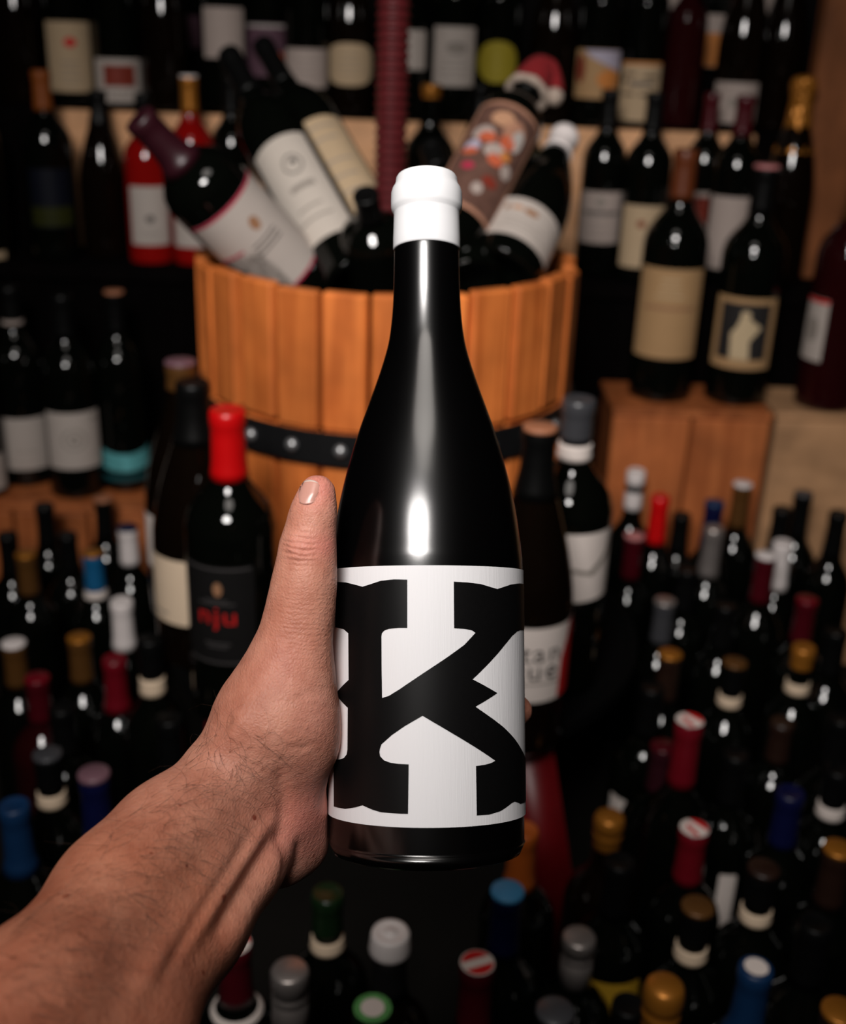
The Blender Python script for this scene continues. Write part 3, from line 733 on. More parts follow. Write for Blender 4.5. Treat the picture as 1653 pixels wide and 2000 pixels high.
# ------------------------------------------------------------------ floor bottles
G7 = 'bottles standing on the floor'
FLOOR_SPECS = []
def fb(px, py, label, h=0.30, kind='bx', **k): FLOOR_SPECS.append([px, py, label, h, kind, k])
def settle():
    """stand the floor bottles so that no two run into each other: taller or shorter bottles stand nearer or farther"""
    free = [dict(px=q[0], py=q[1], h=q[3], r=PROF[q[4]][1] + .0008) for q in FLOOR_SPECS]
    def place(f, h, dx=0, dy=0): p = at_z(f['px'] + dx, f['py'] + dy, h); return p.x, p.y
    for f in free: f['p'] = place(f, f['h'])
    legs = [(0.15, 1.01, .04), (-0.222, 1.10, .04)]
    def cost(i, p, h, dev):
        f = free[i]; c = dev
        for j, g in enumerate(free):
            if j != i:
                o = f['r'] + g['r'] - math.hypot(p[0] - g['p'][0], p[1] - g['p'][1])
                if o > 0: c += o * 100 + 0.05
        for lx, ly, lr in legs:
            o = f['r'] + lr - math.hypot(p[0] - lx, p[1] - ly)
            if o > 0: c += o * 100
        lim = 1.730 if p[0] > 0 else 1.682
        if p[1] + f['r'] > lim: c += (p[1] + f['r'] - lim) * 200
        o = TR + .017 - math.hypot(p[0] - TX, p[1] - TY)
        if o > 0 and h > TRAYZ - .025: c += o * 100
        return c
    for it in range(14):
        for i, f in enumerate(free):
            best = None
            for dh in range(-6, 8):
                h = FLOOR_SPECS[i][3] + dh * .008
                if not .25 <= h <= .375: continue
                for dx, dy in ((0, 0), (6, 0), (-6, 0), (0, 6), (0, -6), (9, 9), (-9, -9), (9, -9), (-9, 9), (14, 0), (-14, 0), (0, 14), (0, -14)):
                    p = place(f, h, dx, dy); c = cost(i, p, h, abs(dh) * .002 + (abs(dx) + abs(dy)) * .006)
                    if best is None or c < best[0]: best = (c, h, p)
            f['h'], f['p'] = best[1], best[2]
    for q, f in zip(FLOOR_SPECS, free):
        k = dict(q[5]); yaw = k.pop('yaw', 0)
        bottle(q[2], standing(f['p'][0], f['p'][1], 0.0, yaw), q[4], 1.0, f['h'] / 0.3015, group=G7, **k)
WL = lambda ang=0, hw=0.04, z0=0.05, z1=0.15, p='bright': ('rect', ang, hw, z0, z1, p)
# left of the press, back to front
fb(86, 985, 'black-capped bottle in front of the low box, under the whitish label', 0.31)
fb(201, 972, 'dark bottle with brown-topped cap in front of the low box', 0.31, top='cork')
fb(131, 1042, 'short black-capped bottle between two taller dark necks at left', 0.29)
fb(14, 1042, 'black-capped bottle at the left edge before the low box', 0.30)
fb(249, 1028, 'bottle with navy cap and white neck paper left of the stout bottles', 0.31, cap='white', top='navy', cz=0.245, style='foil')
fb(50, 1080, 'dark bottle with a dull gold cap above the bronze neck at left', 0.30, cap='bronze', top='gold')
fb(181, 1078, 'bottle with bright blue capsule, gold top and white collar', 0.31, cap='azure', top='gold', cz=0.246, band=(0.236, 0.247, 'bright'))
fb(237, 1172, 'bottle with plain white wax capsule left of the press', 0.31, cap='white', style='foil', cz=0.236)
fb(26, 1254, 'bottle with flat white top over a bronze neck at left edge', 0.31, cap='bronze', top='white', style='foil')
fb(154, 1243, 'bottle with gold capsule left of the white wax capsule', 0.31, cap='bronze', top='gold')
fb(72, 1322, 'low bottle with a small red cap at left', 0.28, cap='dred', top='crim', glass=REDGL)
fb(232, 1293, 'bottle with glossy crimson capsule in front of the white one', 0.345, cap='crim', cz=0.232, lab=WL(62, .03))
fb(292, 1245, 'bottle with white neck band close to the press leg', 0.35, cap='black', cz=0.262, band=(0.243, 0.260, 'ivory'))
fb(92, 1470, 'bottle with grey cap and white neck band, lower left', 0.31, cap='black', top='grey', cz=0.262, band=(0.243, 0.257, 'ivory'))
fb(183, 1508, 'bottle with deep navy capsule and purplish top beside the forearm', 0.33, cap='navy', top='purple', cz=0.236)
fb(27, 1570, 'bottle with cobalt blue capsule at the left edge', 0.32, cap='blue', cz=0.232)
fb(120, 1380, 'unlabelled dark bottle behind the grey-capped one', 0.29)
fb(330, 1400, 'dark bottle at the wrist beside the red press leg', 0.30, lab=WL(60, .02))
# front, below the hand
fb(458, 1842, 'bottle with red and white cap half hidden by the forearm', 0.32, cap='dred', top='flag2', band=(0.225, 0.230, 'bright'))
fb(566, 1893, 'bottle with ringed silver screw cap in front of the forearm', 0.32, cap='silver', style='screw', lab=WL(40, .035))
fb(640, 1742, 'bottle with glossy dark green capsule and white neck band', 0.33, cap='green', cz=0.258, band=(0.240, 0.253, 'ivory'))
fb(763, 1822, 'bottle with chunky white stopper below the held bottle', 0.31, cap='white', style='plug', glass=GLASSB, band=(0.24, 0.282, 'black'))
fb(728, 1968, 'bottle with green and white printed cap at the bottom edge', 0.33, cap='green', top='lime', style='foil')
fb(927, 1880, 'dark red capsule bottle with red-white-red top, frontmost', 0.32, cap='dred', top='flag')
fb(1006, 1738, 'bottle with sky blue cap below the held bottle', 0.31, cap='navy', top='sky', style='foil')
fb(1024, 1618, 'bottle with orange capsule just right of the held bottle', 0.30, cap='orange', cz=0.235, style='foil')
fb(1132, 1828, 'bottle with brushed silver screw cap, lower right of the held bottle', 0.31, cap='silver', style='screw')
fb(1192, 1592, 'bottle with rounded gold cap and dark brown neck', 0.30, cap='gold', style='bulb', cz=0.262, kind='bx', glass=GLASSB)
fb(1212, 1680, 'dark bottle with yellow label between the gold cap and the silver screw cap', 0.27, lab=WL(0, .036, .10, .185, 'yellow'))
# right of the press
fb(1258, 918, 'bottle with white top, black ring and white neck paper before the plank crate', 0.372, cap='white', cz=0.25, band=(0.274, 0.284, 'black'))
fb(1291, 968, 'bottle with red capsule before the plank crate', 0.325, cap='red', style='foil')
fb(1327, 1003, 'black-capped bottle next to the red capsule before the crate', 0.30)
fb(1397, 980, 'bottle with navy blue cap before the crate seam', 0.345, cap='navy', top='blue')
fb(1452, 943, 'bottle with white top and bronze neck before the crate', 0.355, cap='bronze', top='white')
fb(1571, 962, 'bottle with dim grey cap before the plywood box', 0.355, cap='black', top='grey')
fb(1530, 992, 'black-capped bottle left of the dim grey cap before the plywood box', 0.345)
fb(1640, 1000, 'black-capped bottle at the right edge before the plywood box', 0.345)
fb(1396, 1035, 'bottle with long satin silver capsule in front of the blue cap', 0.345, cap='silver', cz=0.235)
fb(1531, 1058, 'bottle with white capsule over a white wax neck, right side', 0.345, cap='white', cz=0.235)
fb(1498, 1082, 'bottle with white top on a dark red capsule', 0.345, cap='dred', top='white')
fb(1240, 1044, 'bottle with pink top on a dark red capsule, left of the right-hand rows', 0.33, cap='dred', top='pink')
fb(1578, 1175, 'bottle with dull red capsule right of the white wax neck', 0.32, cap='dred', top='crim')
fb(1345, 1110, 'unlabelled dark bottle in the middle of the right-hand rows', 0.31)
fb(1420, 1180, 'unlabelled dark bottle left of the dull red capsule', 0.31)
fb(1300, 1172, 'bottle with small silver cap behind the tan capsule', 0.30, cap='grey', top='silver')
fb(1310, 1275, 'bottle with tan metallic top and dark brown neck', 0.31, cap='brown', style='foil', top='gold')
fb(1437, 1292, 'bottle with dull cork top and white neck band in the right rows', 0.31, cap='black', top='bronze', cz=0.262, band=(0.243, 0.257, 'ivory'))
fb(1572, 1262, 'bottle with gold capsule and cream collar at the right', 0.32, cap='gold', cz=0.275, band=(0.243, 0.256, 'ivory'))
fb(1636, 1230, 'unlabelled dark bottle at the right edge beside the gold capsule', 0.31)
fb(1348, 1400, 'dark red capsule bottle with white top and red stripe, behind its twin', 0.31, cap='crim', top='flag2')
fb(1303, 1455, 'bottle with dark burgundy cap in front of a white label', 0.29, cap='burg', top='dred')
fb(1357, 1617, 'dark red capsule bottle with white top and red stripe, the nearer of two', 0.32, cap='crim', top='flag2')
fb(1530, 1408, 'bottle with dark brown cap in the lower right rows', 0.30, cap='brown')
fb(1546, 1545, 'bottle with dark navy cap in the lower right rows', 0.30, cap='navy')
fb(1275, 1340, 'bottle with white label left of the red-striped caps', 0.315, cap='black', lab=WL(-10, .032, .045, .165))
fb(1440, 1470, 'dark bottle with a white label edge in the lower right rows', 0.30, lab=WL(35, .02, .07, .17))
fb(1640, 1400, 'dark bottle with white label side at the right edge', 0.31, lab=WL(-45, .025, .05, .16))
fb(1640, 1500, 'dark bottle with pale neck band at the right edge', 0.30, cap='black', band=(0.243, 0.257, 'bright'), cz=0.262)
fb(1493, 1694, 'bottle with brown top and white torn neck band, lower right', 0.31, cap='black', top='brown', cz=0.262, band=(0.243, 0.256, 'ivory'))
fb(1640, 1655, 'bottle with gold cap cut by the right edge', 0.31, cap='brown', top='gold', style='foil')
fb(1364, 1768, 'bottle with crumpled pale top and cream neck band', 0.31, cap='black', top='bronze', cz=0.262, band=(0.243, 0.257, 'ivory'))
fb(1300, 1908, 'bottle with rounded gold cap near the bottom edge', 0.29, cap='gold', style='bulb', cz=0.262, glass=GLASSB, lab=WL(-40, .02))
fb(1478, 1888, 'bottle with royal blue capsule and white top, lower right', 0.30, cap='blue', top='dot', cz=0.225)
fb(1644, 1972, 'bottle with gold cap at the bottom right corner', 0.33, cap='brown', top='gold')
fb(1085, 1972, 'bottle with charcoal cap at the bottom edge', 0.32, cap='black', top='grey')
fb(1590, 1800, 'unlabelled dark bottle left of the corner gold cap', 0.30)
fb(1215, 1960, 'dark bottle with white label side near the bottom edge', 0.27, lab=WL(30, .03, .08, .18))

settle()

# ------------------------------------------------------------------ the held bottle
HX = 834.0
phi = math.atan2(240, F); D0 = 0.50
A_axis = np.array([0, math.cos(phi), math.sin(phi)])              # camera space, towards the cap
r_0 = np.array([(HX - CX) / F, -240 / F, 1.0]); C0 = r_0 * D0
def axis_t(py):
    """position along the axis of the held bottle that falls on pixel row py"""
    k = (CY - py) / F                                            # y = k z
    return (k * C0[2] - C0[1]) / (A_axis[1] - k * A_axis[2])
def axis_p(t): return C0 + A_axis * t
T_BASE = axis_t(1668)
BASE_C = axis_p(T_BASE)
def hw_at(py, hw):
    t = axis_t(py); p = axis_p(t); s = math.atan(hw / F * 1.0)
    return math.sin(math.atan(hw / F / 1.0)) * p[2] * 1.0, t - T_BASE
sil = [(1640, 190.5), (1600, 190.5), (1500, 190), (1350, 189), (1200, 188), (1110, 187), (1079, 184.5), (1040, 180), (998, 173.5), (958, 165), (917, 154.5), (876, 143), (836, 130),
       (796, 115.5), (755, 100.5), (715, 87), (674, 75.5), (635, 69.5), (593, 66), (550, 64.5), (495, 63.5)]
hp = [hw_at(y, w) for y, w in sil]
RB = hp[4][0]
prof = [(0, 0.018), (0.022, 0.012), (RB - .010, 0.0015), (RB - .006, 0.0), (RB - .002, 0.0015), (RB, 0.006)] + spline(hp, 4)
tn = hw_at(372, 60)[1]
prof += [(0.0138, tn), (0, tn)]
zax = (RGT * A_axis[0] + UPV * A_axis[1] + fwd * A_axis[2]).normalized()
base_w = cam2w(BASE_C)
xax = RGT.normalized(); yax = zax.cross(xax).normalized()
HM = Matrix((xax, yax, zax)).transposed().to_4x4(); HM.translation = base_w
held = empty('wine_bottle'); held.matrix_world = HM
tag(held, 'large black wine bottle with white cap and big black K label, held in the hand', 'bottle')
new_obj('bottle_body', bm_mesh('bottle_body', lathe_bm(prof, 128), HELD), held)
HINV = HM.inverted()
cp = []
for y, w in ((490, 64.8), (486, 65.5), (470, 65.5), (440, 64.5), (420, 64), (416, 64.8), (412, 68.2), (405, 69.5), (392, 69.6), (378, 69.0), (370, 66.5), (364, 62.5), (358, 60.6), (350, 59.5), (346, 57), (344.5, 52)):
    cp.append(hw_at(y, w))
cp.append((0.0, cp[-1][1] + .0003))
cp = [(cp[0][0] - .0012, cp[0][1])] + cp
CAPW = mat('held_white_wax', (0.74, 0.74, 0.755), 0.42, var=0.015, bump=0.03)
new_obj('capsule', bm_mesh('capsule', lathe_bm(cp, 96), CAPW), held)
# paper label, vertical laid texture
LP = bpy.data.materials.new('laid_white_paper'); LP.use_nodes = True
nt = LP.node_tree; b = nt.nodes['Principled BSDF']; b.inputs['Base Color'].default_value = (0.87, 0.86, 0.88, 1)
b.inputs['Roughness'].default_value = 0.6; b.inputs['Specular IOR Level'].default_value = 0.25
tc = nt.nodes.new('ShaderNodeTexCoord'); mp = nt.nodes.new('ShaderNodeMapping'); mp.inputs['Scale'].default_value = (1500, 1500, 60)
no = nt.nodes.new('ShaderNodeTexNoise'); no.inputs['Scale'].default_value = 1.0
bp = nt.nodes.new('ShaderNodeBump'); bp.inputs['Strength'].default_value = 0.22; bp.inputs['Distance'].default_value = 0.0004
nt.links.new(tc.outputs['Object'], mp.inputs[0]); nt.links.new(mp.outputs[0], no.inputs['Vector'])
nt.links.new(no.outputs['Fac'], bp.inputs['Height']); nt.links.new(bp.outputs[0], b.inputs['Normal'])
KI = mat('matt_black_print', (0.004, 0.0038, 0.004), 0.38, spec=0.22, var=0.2, scale=900)
def on_bottle(px, py, R):
    """arc length and height on the held bottle where the ray of a pixel meets it (limb when it misses)"""
    o = HINV @ CAM; d = (HINV.to_3x3() @ ray(px, py))
    a = d.x ** 2 + d.y ** 2; bq = o.x * d.x + o.y * d.y; c = o.x ** 2 + o.y ** 2 - R * R
    q = bq * bq - a * c
    t = (-bq - math.sqrt(max(q, 0))) / a
    p = o + d * t; return (math.atan2(p.x, -p.y) * RB, p.z)
RL = RB + 0.0004
zt = on_bottle(HX, 1104, RL)[1]; zb = on_bottle(HX, 1617, RL)[1]
new_obj('label', bm_mesh('label', wrap_bm([(rect(-RB * rad(112), zb, RB * rad(128), zt), 0)], RB, 0.0004, step=2), LP), held)
KZ = [(175,175),(240,180),(300,195),(340,206),(390,190),(450,170),(530,161),(612,163),(612,458),(560,458),(500,463),(470,475),(458,490),(455,510),(456,700),(459,885),(500,872),(560,835),(700,740),(850,640),(960,560),(1027,487),
      (1005,472),(960,463),(897,460),(895,175),(980,180),(1060,190),(1120,208),(1160,220),(1200,207),(1240,193),(1280,187),(1300,186),('x',16,186),('x',16,466),(1300,470),(1280,478),(1250,505),(1210,555),(1130,650),(1010,771),(1160,855),(1027,938),
      (1080,975),(1200,1065),(1270,1140),(1302,1190),('x',6,1225),('x',18,1290),('x',18,1535),(1300,1531),(1285,1523),(1265,1517),(1245,1528),(1215,1552),(1180,1575),(1110,1597),(1035,1602),(1030,1300),(1080,1293),(1120,1283),(1148,1268),
      (705,994),(600,1055),(520,1110),(455,1168),(446,1195),(443,1215),(447,1240),(470,1265),(510,1280),(560,1287),(621,1290),(617,1593),(540,1590),(450,1582),(400,1567),(340,1540),(300,1552),(235,1562),(165,1547),
      (163,1260),(200,1260),(225,1252),(243,1230),(248,1200),(250,945),(176,860),(255,775),(253,490),(225,465),(173,453)]
kp = []
edge_u = on_bottle(600 + 1300 / 3.125, 1400, RL)[0]
for p in KZ:
    if p[0] == 'x': kp.append((edge_u + RB * rad(p[1]), on_bottle(1018, 1080 + p[2] / 3.125, RL)[1]))
    else: kp.append(on_bottle(600 + p[0] / 3.125, 1080 + p[1] / 3.125, RL))
new_obj('letter_k', bm_mesh('letter_k', wrap_bm([(kp, 0)], RB, 0.00055, step=2), KI), held)

# ------------------------------------------------------------------ the arm and hand (one continuous surface)
def P3(px, py, d): return np.array([(px - CX) / F * d, (CY - py) / F * d, d])
prims = []                                                        # (a, b, ra, rb, blend)
def chain(pts, k):
    for (x0, y0, d0, q0), (x1, y1, d1, q1) in zip(pts, pts[1:]):
        prims.append((P3(x0, y0, d0), P3(x1, y1, d1), q0 / F * d0, q1 / F * d1, k))
fing = []
E1 = np.array([1.0, 0, 0]); E2 = np.cross(E1, A_axis); E2 = E2 if E2[2] > 0 else -E2
for i, (py, ln) in enumerate(((1312, 0), (1396, -6), (1480, 0), (1556, 12))):
    pts = []
    for ph, rho, r in ((172, .0575, .0125), (132, .0535, .0100), (86, .0515, .0088), (41 + ln, .0500, .0076)):
        c = axis_p(axis_t(py + (20 if ph > 150 else 0)))
        pts.append((c + E1 * rho * math.cos(rad(ph)) + E2 * rho * math.sin(rad(ph)), r))
    for (a, ra), (b_, rb) in zip(pts, pts[1:]): fing.append((a, b_, ra, rb, 0.003))
chain([(430, 1532, .462, 86), (330, 1645, .438, 106), (240, 1750, .412, 122), (60, 1980, .352, 150), (-250, 2380, .28, 185), (-640, 2900, .215, 240)], 0.014)
chain([(520, 1612, .476, 74), (455, 1690, .455, 84), (372, 1805, .428, 98), (230, 2020, .372, 128), (-50, 2450, .295, 165), (-430, 3000, .225, 220)], 0.014)
chain([(462, 1500, .466, 84), (528, 1405, .468, 103), (566, 1300, .468, 76), (587, 1190, .467, 57), (597, 1120, .466, 50), (602, 1062, .4655, 48)], 0.010)
chain([(602, 1062, .4655, 48), (612, 1005, .465, 41.5), (620, 962, .465, 37)], 0.006)
chain([(560, 1395, .470, 92), (572, 1440, .474, 80), (545, 1520, .478, 80)], 0.012)           # thenar pad
chain([(552, 1545, .482, 72), (585, 1610, .492, 52), (592, 1640, .496, 45)], 0.010)          # heel of the palm
chain([(540, 1600, .482, 66), (545, 1668, .484, 50), (578, 1660, .492, 38)], 0.012)
chain([(555, 1400, .505, 72), (565, 1500, .515, 66)], 0.014)                                  # palm behind
chain([(560, 1330, .515, 56), (572, 1560, .520, 52)], 0.014)
chain([(572, 1325, .535, 50), (585, 1560, .535, 48)], 0.012)
VS = 0.0017
allp = fing + prims
lo = np.min([np.minimum(a - ra, b_ - rb) for a, b_, ra, rb, k in allp], axis=0) - 0.012
hi = np.max([np.maximum(a + ra, b_ + rb) for a, b_, ra, rb, k in allp], axis=0) + 0.012
n = np.ceil((hi - lo) / VS).astype(int) + 1
G = np.full(n, 0.05, np.float32)
ax = [lo[i] + np.arange(n[i]) * VS for i in range(3)]
for a, b_, ra, rb, k in allp:
    mg = 0.03
    l = np.maximum(((np.minimum(a - ra, b_ - rb) - mg - lo) / VS).astype(int), 0)
    h = np.minimum(((np.maximum(a + ra, b_ + rb) + mg - lo) / VS).astype(int) + 2, n)
    X = ax[0][l[0]:h[0], None, None].astype(np.float32); Y = ax[1][None, l[1]:h[1], None].astype(np.float32); Z = ax[2][None, None, l[2]:h[2]].astype(np.float32)
    ab = b_ - a; L2 = float(ab @ ab) + 1e-12
    t = ((X - a[0]) * ab[0] + (Y - a[1]) * ab[1] + (Z - a[2]) * ab[2]) / L2
    t = np.clip(t, 0, 1)
    d = np.sqrt((X - a[0] - t * ab[0]) ** 2 + (Y - a[1] - t * ab[1]) ** 2 + (Z - a[2] - t * ab[2]) ** 2) - (ra + (rb - ra) * t)
    g = G[l[0]:h[0], l[1]:h[1], l[2]:h[2]]
    hh = np.clip(0.5 + 0.5 * (g - d) / k, 0, 1)
    G[l[0]:h[0], l[1]:h[1], l[2]:h[2]] = g * (1 - hh) + d * hh - k * hh * (1 - hh)
# keep the flesh off the glass
pts_t = None
Xg = ax[0][:, None, None]; Yg = ax[1][None, :, None]; Zg = ax[2][None, None, :]
ta = (Xg - C0[0]) * A_axis[0] + (Yg - C0[1]) * A_axis[1] + (Zg - C0[2]) * A_axis[2]
dx = np.sqrt(np.maximum((Xg - C0[0]) ** 2 + (Yg - C0[1]) ** 2 + (Zg - C0[2]) ** 2 - ta ** 2, 0))
tt = np.array([q[1] + T_BASE for q in hp]); rr = np.array([q[0] for q in hp])
Rb = np.interp(ta, tt, rr)
G = np.maximum(G, (Rb + 0.0009 - dx).astype(np.float32))
del ta, dx, Rb
# surface nets
S = G < 0
c = [S[i:S.shape[0] - 1 + i, j:S.shape[1] - 1 + j, k:S.shape[2] - 1 + k] for i in (0, 1) for j in (0, 1) for k in (0, 1)]
cnt = sum(x.astype(np.int8) for x in c)
act = (cnt > 0) & (cnt < 8)
idx = -np.ones(act.shape, np.int64); ci = np.argwhere(act); idx[act] = np.arange(len(ci))
pos = np.zeros((len(ci), 3)); w = np.zeros(len(ci))
corners = [(i, j, k) for i in (0, 1) for j in (0, 1) for k in (0, 1)]
for u in range(8):
    for v in range(u + 1, 8):
        if sum(abs(p - q) for p, q in zip(corners[u], corners[v])) != 1: continue
        cu_, cv_ = np.array(corners[u]), np.array(corners[v])
        gu = G[tuple((ci + cu_).T)]; gv = G[tuple((ci + cv_).T)]
        mk = (gu < 0) != (gv < 0)
        t = np.where(mk, gu / np.where(mk, gu - gv, 1), 0)[:, None]
        pos += mk[:, None] * (cu_ + (cv_ - cu_) * t); w += mk
pos = (pos / w[:, None] + ci) * VS + lo
faces = []
for axn in range(3):
    sl0 = [slice(1, -1)] * 3; sl0[axn] = slice(0, -1); sl1 = [slice(1, -1)] * 3; sl1[axn] = slice(1, None)
    s0, s1 = S[tuple(sl0)], S[tuple(sl1)]
    e = np.argwhere(s0 != s1)
    fl_ = s0[tuple(e.T)]
    off = np.ones(3, int); off[axn] = 0
    e = e + off; b1, b2 = [(1, 2), (2, 0), (0, 1)][axn]
    d1 = np.zeros(3, int); d1[b1] = 1; d2 = np.zeros(3, int); d2[b2] = 1
    q = np.stack([idx[tuple((e - d1 - d2).T)], idx[tuple((e - d2).T)], idx[tuple(e.T)], idx[tuple((e - d1).T)]], 1)
    q = np.where(fl_[:, None], q, q[:, ::-1]); faces.append(q)
faces = np.concatenate(faces)
faces = faces[(faces >= 0).all(1)]
# relax
ed = np.concatenate([faces[:, [0, 1]], faces[:, [1, 2]], faces[:, [2, 3]], faces[:, [3, 0]]])
deg = np.bincount(ed.ravel(), minlength=len(pos)).astype(float)
def relax(p, it, lam=0.5):
    for _ in range(it):
        s = np.stack([np.bincount(ed[:, 0], p[ed[:, 1], i], len(p)) + np.bincount(ed[:, 1], p[ed[:, 0], i], len(p)) for i in range(3)], 1)
        p = p + lam * (s / deg[:, None] - p)
    return p
pos = relax(pos, 6)
def normals(p):
    nrm = np.zeros_like(p)
    fn = np.cross(p[faces[:, 2]] - p[faces[:, 0]], p[faces[:, 3]] - p[faces[:, 1]])
    for k in range(4):
        for i in range(3): nrm[:, i] += np.bincount(faces[:, k], fn[:, i], len(p))
    return nrm / (np.linalg.norm(nrm, axis=1, keepdims=True) + 1e-12)
N = normals(pos)
facing = -np.einsum('ij,ij->i', N, pos) / np.linalg.norm(pos, axis=1)
if facing[np.argmin(pos[:, 2])] < 0: N = -N; facing = -facing; faces = faces[:, ::-1]
front = np.clip((facing + 0.05) / 0.25, 0, 1)
px = CX + F * pos[:, 0] / pos[:, 2]; py = CY - F * pos[:, 1] / pos[:, 2]
def seg_d(poly):
    best = np.full(len(px), 1e9)
    for (x0, y0), (x1, y1) in zip(poly, poly[1:]):
        vx, vy = x1 - x0, y1 - y0; t = np.clip(((px - x0) * vx + (py - y0) * vy) / (vx * vx + vy * vy), 0, 1)
        best = np.minimum(best, np.hypot(px - x0 - t * vx, py - y0 - t * vy))
    return best
disp = np.zeros(len(px))
def ridge(poly, amp, wd):
    global disp
    best = np.full(len(px), 1e9); uu = np.zeros(len(px)); acc = 0.0
    tot = sum(math.hypot(b[0] - a[0], b[1] - a[1]) for a, b in zip(poly, poly[1:]))
    for (x0, y0), (x1, y1) in zip(poly, poly[1:]):
        vx, vy = x1 - x0, y1 - y0; ln = math.hypot(vx, vy)
        t = np.clip(((px - x0) * vx + (py - y0) * vy) / (ln * ln), 0, 1)
        d = np.hypot(px - x0 - t * vx, py - y0 - t * vy); mk = d < best
        best = np.where(mk, d, best); uu = np.where(mk, (acc + t * ln) / tot, uu); acc += ln
    disp += amp * np.exp(-(best / wd) ** 2) * np.clip(np.minimum(uu, 1 - uu) / 0.22, 0.12, 1)
# tendons and furrows of the inner wrist, thumb knuckle folds, palm creases
ridge([(556, 1570), (510, 1625), (440, 1730), (375, 1830), (330, 1900)], 0.0022, 15)
ridge([(500, 1560), (465, 1625), (410, 1720), (330, 1850), (230, 2000)], 0.0018, 28)
ridge([(535, 1580), (480, 1650), (420, 1740), (350, 1850), (290, 1950)], -0.0018, 14)
ridge([(566, 1600), (520, 1660), (460, 1760), (410, 1850)], -0.0026, 16)
ridge([(575, 1640), (545, 1690), (480, 1790), (430, 1890)], 0.0016, 18)
ridge([(540, 1490), (556, 1560), (552, 1620)], -0.0016, 14)
ridge([(548, 1610), (556, 1680), (545, 1720)], -0.0014, 9)
ridge([(583, 1640), (577, 1690), (562, 1712)], -0.0013, 6)
ridge([(455, 1390), (440, 1420), (415, 1440)], -0.0018, 14)
ridge([(480, 1380), (450, 1440), (400, 1490)], 0.0016, 20)
ridge([(535, 1455), (575, 1462), (615, 1455)], -0.0007, 6)
ridge([(560, 1372), (600, 1356), (645, 1345)], -0.0005, 6)
for yy, aa in ((1048, .0006), (1058, -.0007), (1066, .0006), (1075, -.0008), (1083, .0005)):
    ridge([(556, yy + 6), (580, yy), (606, yy - 2), (630, yy + 4)], aa, 4.0)
ridge([(560, 1068), (590, 1066)], 0.0012, 22)
ridge([(588, 990), (606, 984), (622, 972), (628, 950)], -0.0006, 4.5)
ridge([(600, 1100), (620, 1200), (625, 1300)], 0.0008, 30)
pos = pos + N * (disp * front)[:, None]
pos = relax(pos, 1, 0.4)
wpos = np.array(CAM)[None] + pos[:, :1] * np.array(RGT)[None] + pos[:, 1:2] * np.array(UPV)[None] + pos[:, 2:3] * np.array(fwd)[None]
org = wpos[np.argmin(wpos[:, 1])].copy()
me = bpy.data.meshes.new('person')
me.vertices.add(len(wpos)); me.vertices.foreach_set('co', (wpos - org).astype(np.float32).ravel())
me.loops.add(faces.size); me.loops.foreach_set('vertex_index', faces.astype(np.int32).ravel())
me.polygons.add(len(faces)); me.polygons.foreach_set('loop_start', (np.arange(len(faces)) * 4).astype(np.int32))
me.update(calc_edges=True); me.validate()
me.polygons.foreach_set('use_smooth', np.ones(len(faces), bool))

pink = np.zeros(len(px))
for x_, y_, r_, a_ in ((622, 950, 45, 1.0), (592, 1066, 32, .55), (640, 1065, 28, .8), (600, 1630, 70, .8), (625, 1560, 60, .5), (630, 1400, 60, .35), (560, 1300, 60, .25)):
    pink += a_ * np.exp(-(((px - x_) ** 2 + (py - y_) ** 2) / r_ ** 2))
tan_ = np.clip((py - px * 0.35 - 1330) / 260, 0, 1) * np.clip((560 - px) / 160, 0, 1)
at2 = me.attributes.new('tanned', 'FLOAT', 'POINT'); at2.data.foreach_set('value', tan_.astype(np.float32))
at_ = me.attributes.new('ruddy', 'FLOAT', 'POINT'); at_.data.foreach_set('value', np.clip(pink, 0, 1).astype(np.float32))
SK = bpy.data.materials.new('skin'); SK.use_nodes = True
nt = SK.node_tree; b = nt.nodes['Principled BSDF']; L = nt.links
tc = nt.nodes.new('ShaderNodeTexCoord')
def noise(scale, detail=3, dist=0.0, vec=None):
    q = nt.nodes.new('ShaderNodeTexNoise'); q.inputs['Scale'].default_value = scale; q.inputs['Detail'].default_value = detail
    q.inputs['Distortion'].default_value = dist; L.new(vec or tc.outputs['Object'], q.inputs['Vector']); return q
def ramp(src, stops):
    q = nt.nodes.new('ShaderNodeValToRGB')
    q.color_ramp.elements[0].position, q.color_ramp.elements[0].color = stops[0][0], stops[0][1] + (1,)
    q.color_ramp.elements[1].position, q.color_ramp.elements[1].color = stops[-1][0], stops[-1][1] + (1,)
    for p_, c_ in stops[1:-1]:
        x = q.color_ramp.elements.new(p_); x.color = c_ + (1,)
    L.new(src, q.inputs[0]); return q
n1 = noise(28, 4, .4); n2 = noise(140, 4); n3 = noise(150, 1)
c1 = ramp(n1.outputs['Fac'], [(0.3, (0.54, 0.215, 0.142)), (0.5, (0.63, 0.285, 0.198)), (0.72, (0.69, 0.345, 0.25))])
c2 = ramp(n2.outputs['Fac'], [(0.3, (0.86, 0.80, 0.78)), (0.6, (1, 1, 1))])
c3 = ramp(n3.outputs['Fac'], [(0.20, (0.50, 0.28, 0.24)), (0.225, (1, 1, 1))])
mx = nt.nodes.new('ShaderNodeMix'); mx.data_type = 'RGBA'; mx.blend_type = 'MULTIPLY'; mx.inputs[0].default_value = 1
L.new(c1.outputs[0], mx.inputs[6]); L.new(c2.outputs[0], mx.inputs[7])
mx2 = nt.nodes.new('ShaderNodeMix'); mx2.data_type = 'RGBA'; mx2.blend_type = 'MULTIPLY'; mx2.inputs[0].default_value = 1
an = nt.nodes.new('ShaderNodeAttribute'); an.attribute_name = 'ruddy'
